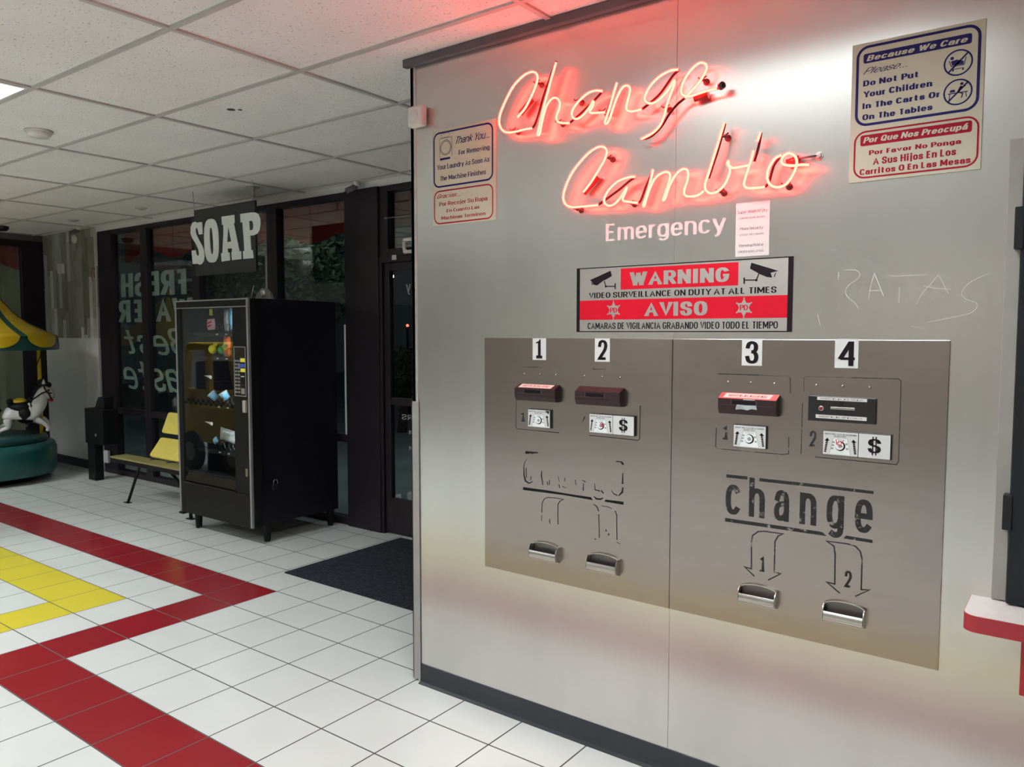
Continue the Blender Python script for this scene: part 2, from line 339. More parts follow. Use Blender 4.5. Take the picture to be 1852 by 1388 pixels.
def plank_mat(name):
    m = mat(name, (.3, .3, .27), .6); N = m.node_tree.nodes; L = m.node_tree.links; b = N['Principled BSDF']
    tc = N.new('ShaderNodeTexCoord'); sp = N.new('ShaderNodeSeparateXYZ'); L.new(tc.outputs['Object'], sp.inputs[0])
    def mth(op, a, bb=None):
        n = N.new('ShaderNodeMath'); n.operation = op
        for i, x in enumerate((a, bb)):
            if x is None: continue
            if isinstance(x, (int, float)): n.inputs[i].default_value = x
            else: L.new(x, n.inputs[i])
        return n.outputs[0]
    col = mth('FLOOR', mth('DIVIDE', sp.outputs[0], .075))
    w1 = N.new('ShaderNodeTexWhiteNoise'); w1.noise_dimensions = '1D'; L.new(col, w1.inputs['W'])
    row = mth('FLOOR', mth('DIVIDE', mth('ADD', sp.outputs[2], mth('MULTIPLY', w1.outputs['Value'], 7.0)), .46))
    cb = N.new('ShaderNodeCombineXYZ'); L.new(col, cb.inputs[0]); L.new(row, cb.inputs[1])
    w2 = N.new('ShaderNodeTexWhiteNoise'); w2.noise_dimensions = '2D'; L.new(cb.outputs[0], w2.inputs['Vector'])
    br = N.new('ShaderNodeValToRGB'); e = br.color_ramp.elements; e[0].color = (.20, .195, .165, 1); e[1].color = (.72, .74, .70, 1); e[1].position = .95
    e2 = e.new(.45); e2.color = (.33, .325, .28, 1); e3 = e.new(.62); e3.color = (.38, .40, .41, 1)
    L.new(w2.outputs['Value'], br.inputs[0])
    nz = N.new('ShaderNodeTexNoise'); nz.inputs['Scale'].default_value = 9; nz.inputs['Detail'].default_value = 5
    mp = N.new('ShaderNodeMapping'); mp.inputs['Scale'].default_value = (6, 1, .6); L.new(tc.outputs['Object'], mp.inputs[0]); L.new(mp.outputs[0], nz.inputs['Vector'])
    cr = N.new('ShaderNodeValToRGB'); cr.color_ramp.elements[0].position = .3; cr.color_ramp.elements[0].color = (.62, .62, .58, 1); cr.color_ramp.elements[1].position = .7; cr.color_ramp.elements[1].color = (1.1, 1.1, 1.1, 1)
    L.new(nz.outputs['Fac'], cr.inputs[0])
    mx = N.new('ShaderNodeMix'); mx.data_type = 'RGBA'; mx.blend_type = 'MULTIPLY'; mx.inputs[0].default_value = 1
    L.new(br.outputs['Color'], mx.inputs[6]); L.new(cr.outputs[0], mx.inputs[7]); L.new(mx.outputs[2], b.inputs['Base Color'])
    return m
def ceiling_mat(name):
    m = mat(name, (.76, .745, .74), .9, var=.04, scale=3, bump=.5, bscale=140, spec=.1); N = m.node_tree.nodes; L = m.node_tree.links; b = N['Principled BSDF']
    base = b.inputs['Base Color'].links[0].from_socket
    tc = N.new('ShaderNodeTexCoord'); mp = N.new('ShaderNodeMapping'); mp.inputs['Scale'].default_value = (1, 2.2, 1); L.new(tc.outputs['Object'], mp.inputs[0])
    nz = N.new('ShaderNodeTexNoise'); nz.inputs['Scale'].default_value = 60; nz.inputs['Detail'].default_value = 2; L.new(mp.outputs[0], nz.inputs['Vector'])
    cr = N.new('ShaderNodeValToRGB'); cr.color_ramp.elements[0].position = .31; cr.color_ramp.elements[0].color = (.55, .54, .5, 1); cr.color_ramp.elements[1].position = .36
    L.new(nz.outputs['Fac'], cr.inputs[0])
    mx = N.new('ShaderNodeMix'); mx.data_type = 'RGBA'; mx.blend_type = 'MULTIPLY'; mx.inputs[0].default_value = 1
    L.new(base, mx.inputs[6]); L.new(cr.outputs[0], mx.inputs[7]); L.new(mx.outputs[2], b.inputs['Base Color'])
    return m
def neon_mat(name):
    m = bpy.data.materials.new(name); m.use_nodes = True; N = m.node_tree.nodes; L = m.node_tree.links
    N.remove(N['Principled BSDF']); e = N.new('ShaderNodeEmission'); lw = N.new('ShaderNodeLayerWeight'); lw.inputs[0].default_value = .45
    cr = N.new('ShaderNodeValToRGB'); cr.color_ramp.elements[0].position = .30; cr.color_ramp.elements[0].color = (1, .031, .021, 1)
    cr.color_ramp.elements[1].position = .55; cr.color_ramp.elements[1].color = (1, .006, .004, 1)
    L.new(lw.outputs['Facing'], cr.inputs[0]); L.new(cr.outputs[0], e.inputs[0]); e.inputs[1].default_value = NEON
    L.new(e.outputs[0], N['Material Output'].inputs[0]); return m

M = {}
M['tile_white'] = tile_mat('white_floor_tile', (.65, .66, .65), (.05, .05, .05))
M['tile_red'] = tile_mat('red_floor_tile', (.27, .014, .021), (.10, .07, .065))
M['tile_yellow'] = tile_mat('yellow_floor_tile', (.66, .56, .05), (.12, .10, .04))
M['ceiling'] = ceiling_mat('acoustic_tile')
M['grid'] = mat('ceiling_grid_metal', (.46, .45, .435), .5, var=.03)
M['steel'] = brushed(mat('satin_steel_sheet', (.655, .645, .62), .29, 1.0, var=.035, scale=5, stretch=(1, 1, .25)), .6)
M['plate'] = brushed(mat('brushed_steel_plate', (.37, .325, .305), .24, 1.0, var=.04, scale=8, stretch=(.4, 1, 3)), .6)
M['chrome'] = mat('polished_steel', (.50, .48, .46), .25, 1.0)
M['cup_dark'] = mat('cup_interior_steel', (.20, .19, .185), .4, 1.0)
M['alu'] = mat('aluminium_angle', (.62, .60, .57), .4, .8)
M['alu_dark'] = mat('grey_corner_guard', (.40, .39, .38), .45, .6)
M['dark_trim'] = mat('dark_grey_trim', (.10, .085, .10), .5)
M['rubber'] = mat('black_rubber_base', (.022, .026, .033), .45, bump=.05, bscale=90)
M['paint'] = mat('pale_wall_paint', (.50, .49, .46), .6)
M['paint_far'] = mat('pale_panel_paint', (.66, .66, .65), .5, var=.05, scale=4)
M['room_paint'] = mat('room_wall_paint', (.46, .42, .385), .7)
M['planks'] = plank_mat('grey_wood_planks')
M['frame'] = mat('dark_bronze_frame', (.017, .012, .017), .4, spec=.35)
M['glass'] = glass('window_glass', (.80, .86, .84), .08)
M['vglass'] = glass('machine_glass', (.90, .93, .93), .075)
M['awning'] = mat('red_awning_cloth', (.42, .02, .025), .8)
M['asphalt'] = mat('pavement', (.30, .33, .34), .8, var=.15, scale=2)
M['black'] = mat('black_enamel', (.006, .006, .0065), .5, var=.1, spec=.25)
M['black2'] = mat('black_side_panel', (.007, .006, .012), .5, var=.1, spec=.3)
M['black_gloss'] = mat('black_plastic', (.015, .014, .015), .22)
M['silver'] = mat('silver_extrusion', (.30, .30, .31), .4, .4)
M['ink'] = mat('black_ink', (.010, .007, .009), .6, spec=.15)
M['blue'] = mat('navy_ink', (.022, .020, .13), .6, spec=.15)
M['red_ink'] = mat('red_ink', (.36, .010, .028), .6, spec=.15)
M['red_vinyl'] = mat('red_vinyl', (.55, .006, .022), .55, spec=.15)
M['cream'] = mat('cream_sign_plastic', (.56, .52, .40), .45, var=.02)
M['white'] = mat('white_card', (.60, .60, .60), .5, var=.02)
M['paper'] = mat('white_paper', (.62, .60, .60), .7, var=.02)
M['paper_pink'] = mat('pink_label', (.80, .55, .52), .6, var=.03)
M['vinyl_white'] = mat('white_vinyl', (.58, .55, .55), .5, var=.02)
M['letter_white'] = mat('white_letters', (.74, .78, .76), .5, var=.02)
M['glass_letter'] = mat('white_glass_paint', (.50, .56, .54), .7, var=.04)
M['neon'] = neon_mat('red_neon')
M['blockout'] = mat('painted_out_tube', (.045, .008, .010), .5, spec=.2)
M['support'] = mat('clear_glass_support', (.09, .03, .03), .3)
M['housing'] = mat('electrode_housing', (.16, .012, .012), .3)
M['diffuser'] = emit('lit_diffuser', LAMP_COL, LAMP)
def _lens(m):      # a prismatic lens sends most of its light straight down
    N = m.node_tree.nodes; L = m.node_tree.links; e = [n for n in N if n.type == 'EMISSION'][0]
    lw = N.new('ShaderNodeLayerWeight'); lw.inputs[0].default_value = .5; mr = N.new('ShaderNodeMapRange')
    mr.interpolation_type = 'SMOOTHSTEP'; L.new(lw.outputs['Facing'], mr.inputs[0])
    mr.inputs[1].default_value = .78; mr.inputs[2].default_value = .25; mr.inputs[3].default_value = LAMP*.04; mr.inputs[4].default_value = LAMP
    L.new(mr.outputs[0], e.inputs[1])
_lens(M['diffuser'])
M['white_metal'] = mat('white_metal', (.62, .61, .59), .5, var=.02)
M['white_plastic'] = mat('white_plastic', (.66, .63, .60), .4, var=.02)
M['yellow'] = mat('yellow_laminate', (.85, .70, .15), .4, var=.04)
M['olive'] = mat('olive_laminate', (.28, .24, .09), .45)
M['yellow_ride'] = mat('yellow_fibreglass', (.66, .44, .015), .3, var=.04)
M['green_ride'] = mat('teal_fibreglass', (.012, .085, .075), .3, var=.05)
M['horse'] = mat('white_horse_paint', (.60, .58, .56), .25, var=.05, scale=6)
M['red_lam'] = mat('red_laminate', (.40, .025, .04), .4)
M['white_lam'] = mat('white_laminate', (.72, .68, .66), .35)
M['mat'] = mat('charcoal_carpet', (.027, .030, .037), .95, var=.5, scale=60, bump=1, bscale=400, spec=.1)
M['grey_frame'] = mat('grey_frame_metal', (.34, .32, .30), .5, .3)
M['dark_metal'] = mat('dark_steel_door', (.012, .014, .018), .4, spec=.3)
M['leaf'] = mat('dark_leaves', (.035, .05, .022), .7, var=.4, scale=4)
M['bark'] = mat('tree_bark', (.10, .08, .06), .9, var=.3)
M['print_worn'] = worn('worn_black_print', (.014, .010, .012), 45, .60)
M['print_line'] = worn('patchy_black_print', (.014, .010, .012), 30, .57)
M['print_faint'] = worn('faint_black_print', (.03, .025, .022), 60, .50)
M['scratch'] = mat('scratched_bright_steel', (.85, .85, .82), .5, .6)
M['grey_button'] = mat('grey_keys', (.20, .20, .20), .4)
M['display_yellow'] = mat('yellow_label', (.75, .68, .08), .5)
M['display_blue'] = mat('blue_label', (.03, .10, .38), .5)
M['orange'] = mat('orange_pouch', (.75, .14, .02), .35)
M['pod_yellow'] = mat('yellow_plastic', (.75, .68, .03), .3)
M['pod_green'] = mat('green_plastic', (.03, .40, .10), .3)
M['pink'] = mat('pink_packet', (.80, .45, .50), .4)
M['cyan'] = mat('pale_blue_cup', (.20, .50, .75), .3)
M['foil'] = mat('clear_silver_wrap', (.55, .58, .60), .25, .5, var=.35, scale=25)
M['coil'] = mat('steel_coil', (.10, .10, .105), .3, .9)
M['brass'] = mat('brass', (.45, .30, .08), .3, .9)

# ================================================================ THE ROOM
# floor: one mesh of laid tiles, three tile colours
fl = MB()
def tile_kind(i, j):
    red = (j == 3 and i <= -1) or (i == -1 and -1 <= j <= 3) or (j == -1 and i >= -1)
    yel = (j == 1 and i <= -3) or (i == -3 and -3 <= j <= 1) or (j == -3 and i >= -3)
    return 1 if red else 2 if yel else 0
for i in range(-21, 25):
    for j in range(-20, 9):
        x0 = FX+i*T; y0 = FY+j*T; x1 = x0+T; y1 = min(y0+T, YB+.1)
        if y0 >= YB+.1: continue
        fl.add([(x0,y0,0),(x1,y0,0),(x1,y1,0),(x0,y1,0)], [(0,1,2,3)], tile_kind(i, j))
fl.build('floor', [M['tile_white'], M['tile_red'], M['tile_yellow']], kind='structure')

MB().box(XL-.1, XR+.1, YF-.1, YB+.1, ZC+.005, ZC+.06).build('ceiling', M['ceiling'], kind='structure')
g = MB()
i = -7
while CX+i*CSX < XR:
    x = CX+i*CSX
    if x > XL: g.box(x-.012, x+.012, YF, YB if x < -2.42 else YW-.02, ZC-.004, ZC+.006)
    i += 1
j = -9
while CY+j*CSY < YB:
    y = CY+j*CSY
    if y > YF: g.box(XL, XR if y < YW-.03 else -2.42, y-.012, y+.012, ZC-.0036, ZC+.006)
    j += 1
g.build('trim_1', M['grid'], kind='structure', label='ceiling tee grid')

# steel partition on the right
wr = MB().box(-2.385, XR, YW+.002, YB+.1, 0, ZC+.01, 1)
wr.box(-2.385, -1.1603, YW, YW+.002, 0, ZC+.005, 0).box(-1.1588, XR, YW, YW+.002, 0, ZC+.005, 0)
wall_right = wr.build('wall_right', [M['steel'], M['paint']], kind='structure')
MB().box(-2.425, XR, YW-.03, YW-.0005, 2.720, ZC+.003).build('trim_2', M['dark_trim'], kind='structure', bevel=.003)
c = MB().box(-2.405, -2.373, YW-.003, YW, .06, 2.72).box(-2.405, -2.386, YW-.003, YW+.04, .06, 2.72)
c.build('trim_3', M['alu'], kind='structure', bevel=.001)
c = MB().box(-2.412, -2.368, YW-.0065, YW-.0032, .012, 1.275).box(-2.412, -2.4055, YW-.0065, YW+.05, .012, 1.275)
c.build('trim_4', M['alu_dark'], kind='structure', bevel=.001)
bb = [(YW, .112), (YW-.004, .110), (YW-.005, .03), (YW-.010, .012), (YW-.022, .003), (YW-.022, 0), (YW, 0)]
bb = [(y, z*.79) for y, z in bb]
MB().prismx(bb, -2.367, XR).build('baseboard_right', M['rubber'], kind='structure')
# scratched letters in the sheet (RATAS)
zs = zoom(1400, 380, 4.0973)
def S2(f, pts, y=YW):
    out = []
    for p in pts:
        q = at(*f(*p), y=y); out.append((q.x, q.z))
    return out
sb = MB()
for pts in ([(480,460),(475,520)], [(520,445),(600,445),(635,470),(620,510),(550,560),(530,610),(550,650),(600,690),(625,735)],
            [(745,465),(715,570),(700,670)], [(745,470),(780,560),(812,640)], [(705,598),(790,598)], [(860,488),(920,491),(1000,485),(1125,481)],
            [(930,570),(925,690)], [(1220,480),(1150,560),(1090,630),(1055,700)], [(1225,490),(1260,560),(1290,620)], [(1105,562),(1180,578),(1310,588)],
            [(1600,465),(1480,520),(1420,565),(1390,620),(1420,660),(1490,685),(1505,710),(1480,750),(1420,775),(1300,800),(1130,835)],
            [(1010,862),(1060,868),(1125,885)], [(320,770),(345,860)], [(420,290),(470,300)]):
    p = S2(zs, pts); sb.stroke([(v.x, v.y) for v in spline([Vector((a, b)) for a, b in p], 4)], .0012, YW-.0006)
sb.build('scratched_lettering', M['scratch'], wall_right, label='letters scratched bright into the steel')

# left wall with a window, front and far right walls behind the viewer
M['dark_panel'] = mat('dark_wall_panel', (.10, .10, .10), .6)
wl = MB().box(XL-.1, XL, YF, 2.0, 0, ZC+.01).box(XL-.1, XL, 2.0, YB+.1, 2.68, ZC+.01).box(XL-.1, XL, 4.20, YB+.1, 0, 2.68).box(XL-.1, XL, 2.0, 4.19, 0, .06)
wl.build('wall_left', M['dark_panel'], kind='structure')
MB().box(XL-.1, XR+.1, YF-.1, YF, 0, ZC+.01, 0).build('wall_front', M['room_paint'], kind='structure')
MB().box(XR, XR+.1, YF, YW, 0, ZC+.01).build('wall_far_right', M['room_paint'], kind='structure')

# back wall: planked corner and a header over the windows
wb = MB().box(XL, -8.94, YB-.018, YB+.1, 0, 1.515, 0).box(XL, -8.94, YB-.012, YB+.1, 1.515, ZC+.01, 1).box(-8.94, -2.385, YB, YB+.1, 2.70, ZC+.01, 0)
wb.box(-9.30, -9.27, YB-.022, YB-.018, .10, 1.5, 0)
wb.box(XL, -2.385, YB+.1, YB+.46, 2.94, 3.3, 0)
wall_back = wb.build('wall_back', [M['paint_far'], M['planks']], kind='structure')
MB().box(XL, -8.96, YB-.030, YB-.0185, 0, .10).build('baseboard_back', M['rubber'], kind='structure', bevel=.003)
MB().box(-8.956, -8.939, YB-.030, YB-.0185, .0, 2.70).build('trim_5', M['white_metal'], kind='structure', bevel=.003)
MB().box(-4.81, -4.43, YB-.03, YB+.1, 0, 2.70).build('trim_6', M['frame'], kind='structure', bevel=.003)
MB().box(-2.7, -2.39, YB-.03, YB+.1, 0, 2.70).build('trim_7', M['frame'], kind='structure', bevel=.003)

def window(n, x0, x1, wl_, wr_, z0=0.0, z1=2.70, rail=(.685, .75)):
    r = bpy.data.objects.new('window_%d' % n, None); COL.objects.link(r); r.location = (x0, YB, z0); ORG[r.name] = Vector((x0, YB, z0)); r['kind'] = 'structure'
    a, b = YB-.01, YB+.07; m = MB()
    m.box(x0, x0+wl_, a, b, z0, z1).box(x1-wr_, x1, a, b, z0, z1).box(x0+wl_, x1-wr_, a, b, z0, z0+.06).box(x0+wl_, x1-wr_, a, b, z1-.045, z1)
    if rail: m.box(x0+wl_, x1-wr_, a, b, *rail)
    m.build('frame', M['frame'], r, bevel=.003)
    spans = [(z0+.06, rail[0]), (rail[1], z1-.045)] if rail else [(z0+.06, z1-.045)]
    for s, e in spans: MB().box(x0+wl_, x1-wr_, YB+.028, YB+.034, s, e).build('pane', M['glass'], r)
    return r
window(1, -8.93, -7.9475, .31, .066)
window(2, -7.9475, -6.98, .066, .06)
window(3, -6.98, -5.78, .06, .071)
w4 = window(4, -5.78, -4.81, .071, .004)
window(5, -4.43, -2.7, .09, .05, 2.16, 2.70, None)
# left wall window
r = bpy.data.objects.new('window_6', None); COL.objects.link(r); r.location = (XL, 2.0, 0); ORG[r.name] = Vector((XL, 2.0, 0)); r['kind'] = 'structure'
m = MB().box(XL-.07, XL+.01, 3.985, 4.226, .06, 2.68).box(XL-.07, XL+.01, 2.0, 2.07, .06, 2.68).box(XL-.07, XL+.01, 2.07, 3.985, 2.60, 2.68).box(XL-.07, XL+.01, 2.07, 3.985, .06, .12)
m.build('frame', M['frame'], r, bevel=.003)
MB().box(XL-.034, XL-.028, 2.07, 3.985, .12, 2.60).build('pane', M['glass'], r)
# glass door
d = bpy.data.objects.new('door_1', None); COL.objects.link(d); d.location = (-4.43, YB, 0); ORG[d.name] = Vector((-4.43, YB, 0)); d['kind'] = 'structure'
m = MB().box(-4.43, -4.40, YB-.02, YB+.08, 0, 2.16).box(-2.73, -2.70, YB-.02, YB+.08, 0, 2.16).box(-4.40, -2.73, YB-.02, YB+.08, 2.115, 2.16)
m.build('frame', M['frame'], d, bevel=.003)
for x0, x1 in ((-4.398, -3.567), (-3.563, -2.732)):
    m = MB().box(x0, x0+.06, YB, YB+.045, .01, 2.112).box(x1-.06, x1, YB, YB+.045, .01, 2.112).box(x0+.06, x1-.06, YB, YB+.045, .01, .285).box(x0+.06, x1-.06, YB, YB+.045, 1.02, 1.075).box(x0+.06, x1-.06, YB, YB+.045, 2.05, 2.112)
    lf = m.build('leaf', M['frame'], d, bevel=.003)
    MB().box(x0+.06, x1-.06, YB+.02, YB+.026, .285, 1.02).box(x0+.06, x1-.06, YB+.02, YB+.026, 1.075, 2.05).build('pane', M['glass'], lf)

# ================================================================ OUTSIDE
MB().box(-24, 6, YB+.1, 26, -.1, -.005).box(-24, XL-.1, -6, YB+.1, -.1, -.005).build('pavement_outside', M['asphalt'], kind='structure')
def valance(name, label, pts_fn, n):
    pass
def arch(x0, x1, zt, zb, rise, n=16):
    P = [(x0, zt), (x0, zb)]
    for k in range(n+1):
        t = k/n; P.append((x0+.06+(x1-x0-.12)*t, zb+rise*math.sin(PI*t)))
    P += [(x1, zb), (x1, zt)]; return P
for x0, x1, lab in ((-9.25, -8.20, 'red arched awning outside the leftmost window of the window wall'), (-8.18, -6.9, 'red arched awning outside behind the hanging soap sign edge'),
                    (-6.88, -5.85, 'red arched awning outside directly behind the soap sign'), (-5.83, -4.2, 'red arched awning outside above the vending machine, nearest the door')):
    o = MB().prism(arch(x0, x1, 3.05, 2.41, .10), YB+.462, YB+.49).build('awning', M['awning'])
    tag(o, lab, 'awning', 'red awnings outside the windows')
P = arch(2.2, 4.15, 2.95, 2.36, .22)
o = MB().prismx([(a, b) for a, b in P], XL-.45, XL-.42).build('awning', M['awning']); tag(o, 'red arched awning outside the left wall window above the carousel', 'awning', 'red awnings outside the windows')
o = MB().box(XL-1.0, XL-.7, 4.02, 4.28, -.005, 3.0).build('post', mat('tan_post', (.40, .36, .22), .8)); tag(o, 'tan post outside the left wall window beside the carousel', 'post')
def tree(x, y, h, r, label, n=1500, trunk=True):
    t = thing('tree', label, 'tree', (x, y, 0), 'trees outside the windows')
    rnd = random.Random(int(x*100)); f = MB()
    for k in range(n):
        while True:
            p = Vector((rnd.uniform(-1, 1), rnd.uniform(-1, 1), rnd.uniform(-1, 1)))
            if .3 < p.length < 1: break
        p = Vector((x+p.x*r, y+p.y*r, h+p.z*r*.9)); s_ = rnd.uniform(.04, .09)
        a = Vector((rnd.gauss(0, 1), rnd.gauss(0, 1), rnd.gauss(0, 1))).normalized(); b = a.orthogonal().normalized()
        f.add([p-a*s_, p+b*s_*.4, p+a*s_, p-b*s_*.4], [(0, 1, 2, 3)])
    f.build('foliage', M['leaf'], t)
    MB().tube([(x, y, -.005), (x+.05, y, h*.5), (x, y, h)], [.08, .06, .03], 8).build('trunk', M['bark'], t)
tree(-12.2, 8.2, 2.5, 1.0, 'dim leafy tree outside seen under the soap sign')
tree(-8.4, 6.6, 2.3, .85, 'dim leafy shrub tree outside seen above the vending machine')
tree(-8.75, 8.8, .95, .45, 'small dim bush outside seen through the glass door')

la = bpy.data.lights.new('outside_fill', 'AREA'); la.shape = 'RECTANGLE'; la.size = 6; la.size_y = .4; la.energy = 26; la.color = (.85, 1, 1)  # added unseen light that brightens the pavement behind the lower panes
lo = bpy.data.objects.new('outside_fill', la); COL.objects.link(lo); lo.location = (-7.0, 6.2, 3.3)
def street_lamp(px, py, dist, col, r, label):
    d_ = F_*FOC + R_*(px-926) - U_*(py-694); d_.normalize(); p = EYE+d_*dist
    t = thing('street_lamp', label, 'lamp', (p.x, p.y, 0), 'lights in the street outside')
    MB().ball(p, r*.6, n=10).build('bulb', emit('street_light', col, 12), t)
    MB().tube([(p.x, p.y, -.005), (p.x, p.y, p.z-r*.6)], .03, 8).build('pole', M['frame'], t)
street_lamp(709, 500, 18, (1, .95, .85), .075, 'upper white street light seen through the glass door')
street_lamp(708, 517, 19, (1, .95, .85), .045, 'lower white street light seen through the glass door')
street_lamp(737, 589, 17, (1, .05, .03), .05, 'red street light seen through the glass door')
street_lamp(739.5, 635, 15, (1, .97, .9), .055, 'white street light seen low through the glass door')

# ================================================================ CEILING FIXTURES
def troffer(i0, j0, label):
    x0 = CX+i0*CSX+.010; x1 = x0+CSX-.024; y0 = CY+j0*CSY+.010; y1 = y0+CSY-.024
    t = thing('ceiling_light', label, 'light', ((x0+x1)/2, (y0+y1)/2, ZC-.006), 'recessed ceiling lights')
    f = MB()
    for a in ((x0, x1, y0, y0+.014), (x0, x1, y1-.014, y1), (x0, x0+.014, y0+.014, y1-.014), (x1-.014, x1, y0+.014, y1-.014)): f.box(*a, ZC-.006, ZC+.004)
    f.build('frame', M['white_metal'], t, bevel=.002)
    MB().box(x0+.014, x1-.014, y0+.014, y1-.014, ZC-.002, ZC+.004).build('diffuser', M['diffuser'], t)
troffer(-2, -1, 'lit recessed ceiling light at the left edge by the smoke detector')
troffer(1, -1, 'lit recessed ceiling light above the steel wall, seen in its highlight')
troffer(-7, -3, 'added ceiling light out of view by the left wall, brightens the back')  # added out of view to brighten the far floor and wall panel
troffer(-5, -3, 'added ceiling light out of view beside the taxi ride, brightens the back')  # added fill for the dim back of the room, outside the view
troffer(-5, -1, 'lit recessed ceiling light mirrored in the glass above the vending machine')
for a, b, l in ((-5, -5, 'lit recessed ceiling light far behind by the left wall'), (-2, -5, 'lit recessed ceiling light behind the viewer, middle'), (1, -5, 'lit recessed ceiling light behind the viewer, right'),
                (-2, -9, 'lit recessed ceiling light by the front wall, middle'), (1, -9, 'lit recessed ceiling light by the front wall, right')): troffer(a, b, l)

def c_at(px, py): return atz(px, py, ZC)
p = c_at(70, 238)
t = thing('smoke_detector', 'round white smoke detector on the ceiling near the lit panel', 'detector', (p.x, p.y, ZC))
MB().lathe([(.001, -.036), (.05, -.034), (.062, -.022), (.066, -.006), (.066, .004)], (p.x, p.y, ZC), 32).build('body', M['white_plastic'], t)
MB().lathe([(.068, -.008), (.074, -.006), (.074, .004), (.066, .004)], (p.x, p.y, ZC), 32).build('base', M['white_metal'], t)
def sprinkler(px, py, label, drop=.05):
    p = c_at(px, py); t = thing('sprinkler', label, 'sprinkler', (p.x, p.y, ZC), 'ceiling sprinkler heads')
    MB().lathe([(.02, -.012), (.05, -.004), (.055, .004)], (p.x, p.y, ZC), 24).build('escutcheon', M['alu'], t)
    MB().lathe([(.008, -drop), (.008, 0)], (p.x, p.y, ZC), 10).lathe([(.001, -drop-.004), (.02, -drop-.003), (.022, -drop), (.001, -drop+.001)], (p.x, p.y, ZC), 16).build('deflector', M['alu_dark'], t)
sprinkler(458, 339, 'ceiling sprinkler head above the soap sign', .07)
sprinkler(255, 377, 'ceiling sprinkler head left of the soap sign, above the window lettering', .012)
sprinkler(133, 399, 'ceiling sprinkler head nearest the planked corner', .012)
p = c_at(418, 200)
hd = mat('hole_dark', (.05, .045, .04), .9)
for (dx, dy, r_), lab in zip(((0, 0, .022), (.035, .03, .012)), ('larger dark screw hole in the ceiling tile left of the steel wall', 'smaller dark screw hole in the ceiling tile left of the steel wall')):
    o = MB().lathe([(.0005, -.0012), (r_, -.0012), (r_*1.02, .005)], (p.x+dx, p.y+dy, ZC+.005), 10).build('ceiling_hole', hd); tag(o, lab, 'hole', 'screw holes in the ceiling')

def security_camera(p, d, label):
    t = thing('security_camera', label, 'camera', p, 'security cameras under the ceiling'); p = Vector(p); d = Vector(d).normalized(); c = p+Vector((0, 0, -.038))
    MB().lathe([(.020, -.016), (.026, 0), (.026, .022)], p+Vector((0, 0, -.022)), 16).build('mount', M['white_plastic'], t)
    MB().tube([c, c+d*.09], [.022, .022], 14).build('body', M['dark_trim'], t)
    MB().tube([c+d*.09, c+d*.095], .016, 14).build('lens', M['black_gloss'], t)
p = at(645, 338, YB-.08); security_camera((p.x, YB-.08, ZC), (-.8, -.4, -.35), 'small security camera under the ceiling above the pillar by the door')
security_camera((-9.03, YB-.16, ZC), (-.8, -.5, -.3), 'small dark security camera at the top of the white corner strip')
p = c_at(3, 410); t = MB().lathe([(.001, -.05), (.05, -.045), (.07, -.02), (.07, .004)], (p.x, p.y, ZC), 20).build('dome_camera', M['black_gloss']); tag(t, 'dark dome camera on the ceiling above the carousel', 'camera')

# ================================================================ NEON
zc = zoom(740, 0, 3.0867); zb = zoom(980, 180, 3.4296)
def tube3(f, pts, dy, n=6, dy2=None):
    P = []
    for k, q in enumerate(pts):
        d_ = dy if dy2 is None else dy+(dy2-dy)*k/(len(pts)-1)
        P.append(at(*f(*q), y=YW-d_))
    return spline(P, n)
NR = .0049
def neon(name, label, f, lit, dark, supports, housings, loc):
    t = thing(name, label, 'neon sign', loc, 'red neon signs on the steel wall')
    for s in lit: MB().tube(tube3(f, s, .046), NR, 10).build('lit_tube', M['neon'], t)
    for s in dark: MB().tube(tube3(f, s, .040, 4), NR*.92, 8).build('blacked_out_tube', M['blockout'], t)
    for q in supports:
        a = at(*f(*q), y=YW-.002); b = Vector((a.x, YW-.036, a.z+.004)); m = MB()
        m.lathe([(.011, 0), (.011, .004), (.006, .006), (.005, .034)], (a.x, YW-.0005, a.z), 12, axis=(0, -1, 0))
        m.tube([b+Vector((-.014, 0, .004)), b+Vector((-.006, -.006, -.004)), b+Vector((.006, -.006, -.004)), b+Vector((.014, 0, .004))], .0025, 6)
        m.build('tube_support', M['support'], t)
    for (q0, q1, r_) in housings:
        MB().tube([at(*f(*q0), y=YW-.024), at(*f(*q1), y=YW-.020)], r_, 14).build('electrode_housing', M['housing'], t)
    return t
lit1 = [
 [(605,655),(618,640),(650,600),(690,520),(712,462),(716,425),(700,404),(668,406),(630,430),(580,485),(535,570),(508,640),(503,690),(520,726),(550,740),(600,734),(640,724),(685,716)],
 [(820,348),(805,400),(785,470),(765,545),(740,640),(722,725),(716,752),(728,750),(738,700),(752,640),(768,590),(795,553),(822,548),(840,570),(838,605),(822,650),(828,678),(855,687),(895,687)],
 [(1078,510),(1045,506),(1000,520),(945,567),(912,615),(910,650),(932,665),(965,648),(1003,605),(1022,572),(1030,560)],
 [(1030,566),(1024,595),(1008,628),(1050,630),(1095,627)],
 [(1160,462),(1145,510),(1128,570),(1108,635),(1093,682),(1103,690),(1118,665),(1138,605),(1162,540),(1190,490),(1215,478),(1232,492),(1228,530),(1214,585),(1214,612),(1235,622),(1268,618),(1300,610)],
 [(1505,388),(1455,396),(1395,430),(1345,482),(1316,540),(1324,570),(1358,577),(1400,552),(1448,500),(1470,460),(1480,450),(1478,475),(1462,520),(1440,580),(1422,650),(1400,700),(1362,740),(1320,765),(1295,777)],
 [(1540,548),(1575,510),(1615,465),(1648,412),(1661,377),(1648,354),(1615,355),(1570,395),(1532,455),(1518,505),(1530,532),(1570,537),(1610,524),(1660,508),(1720,495)]]
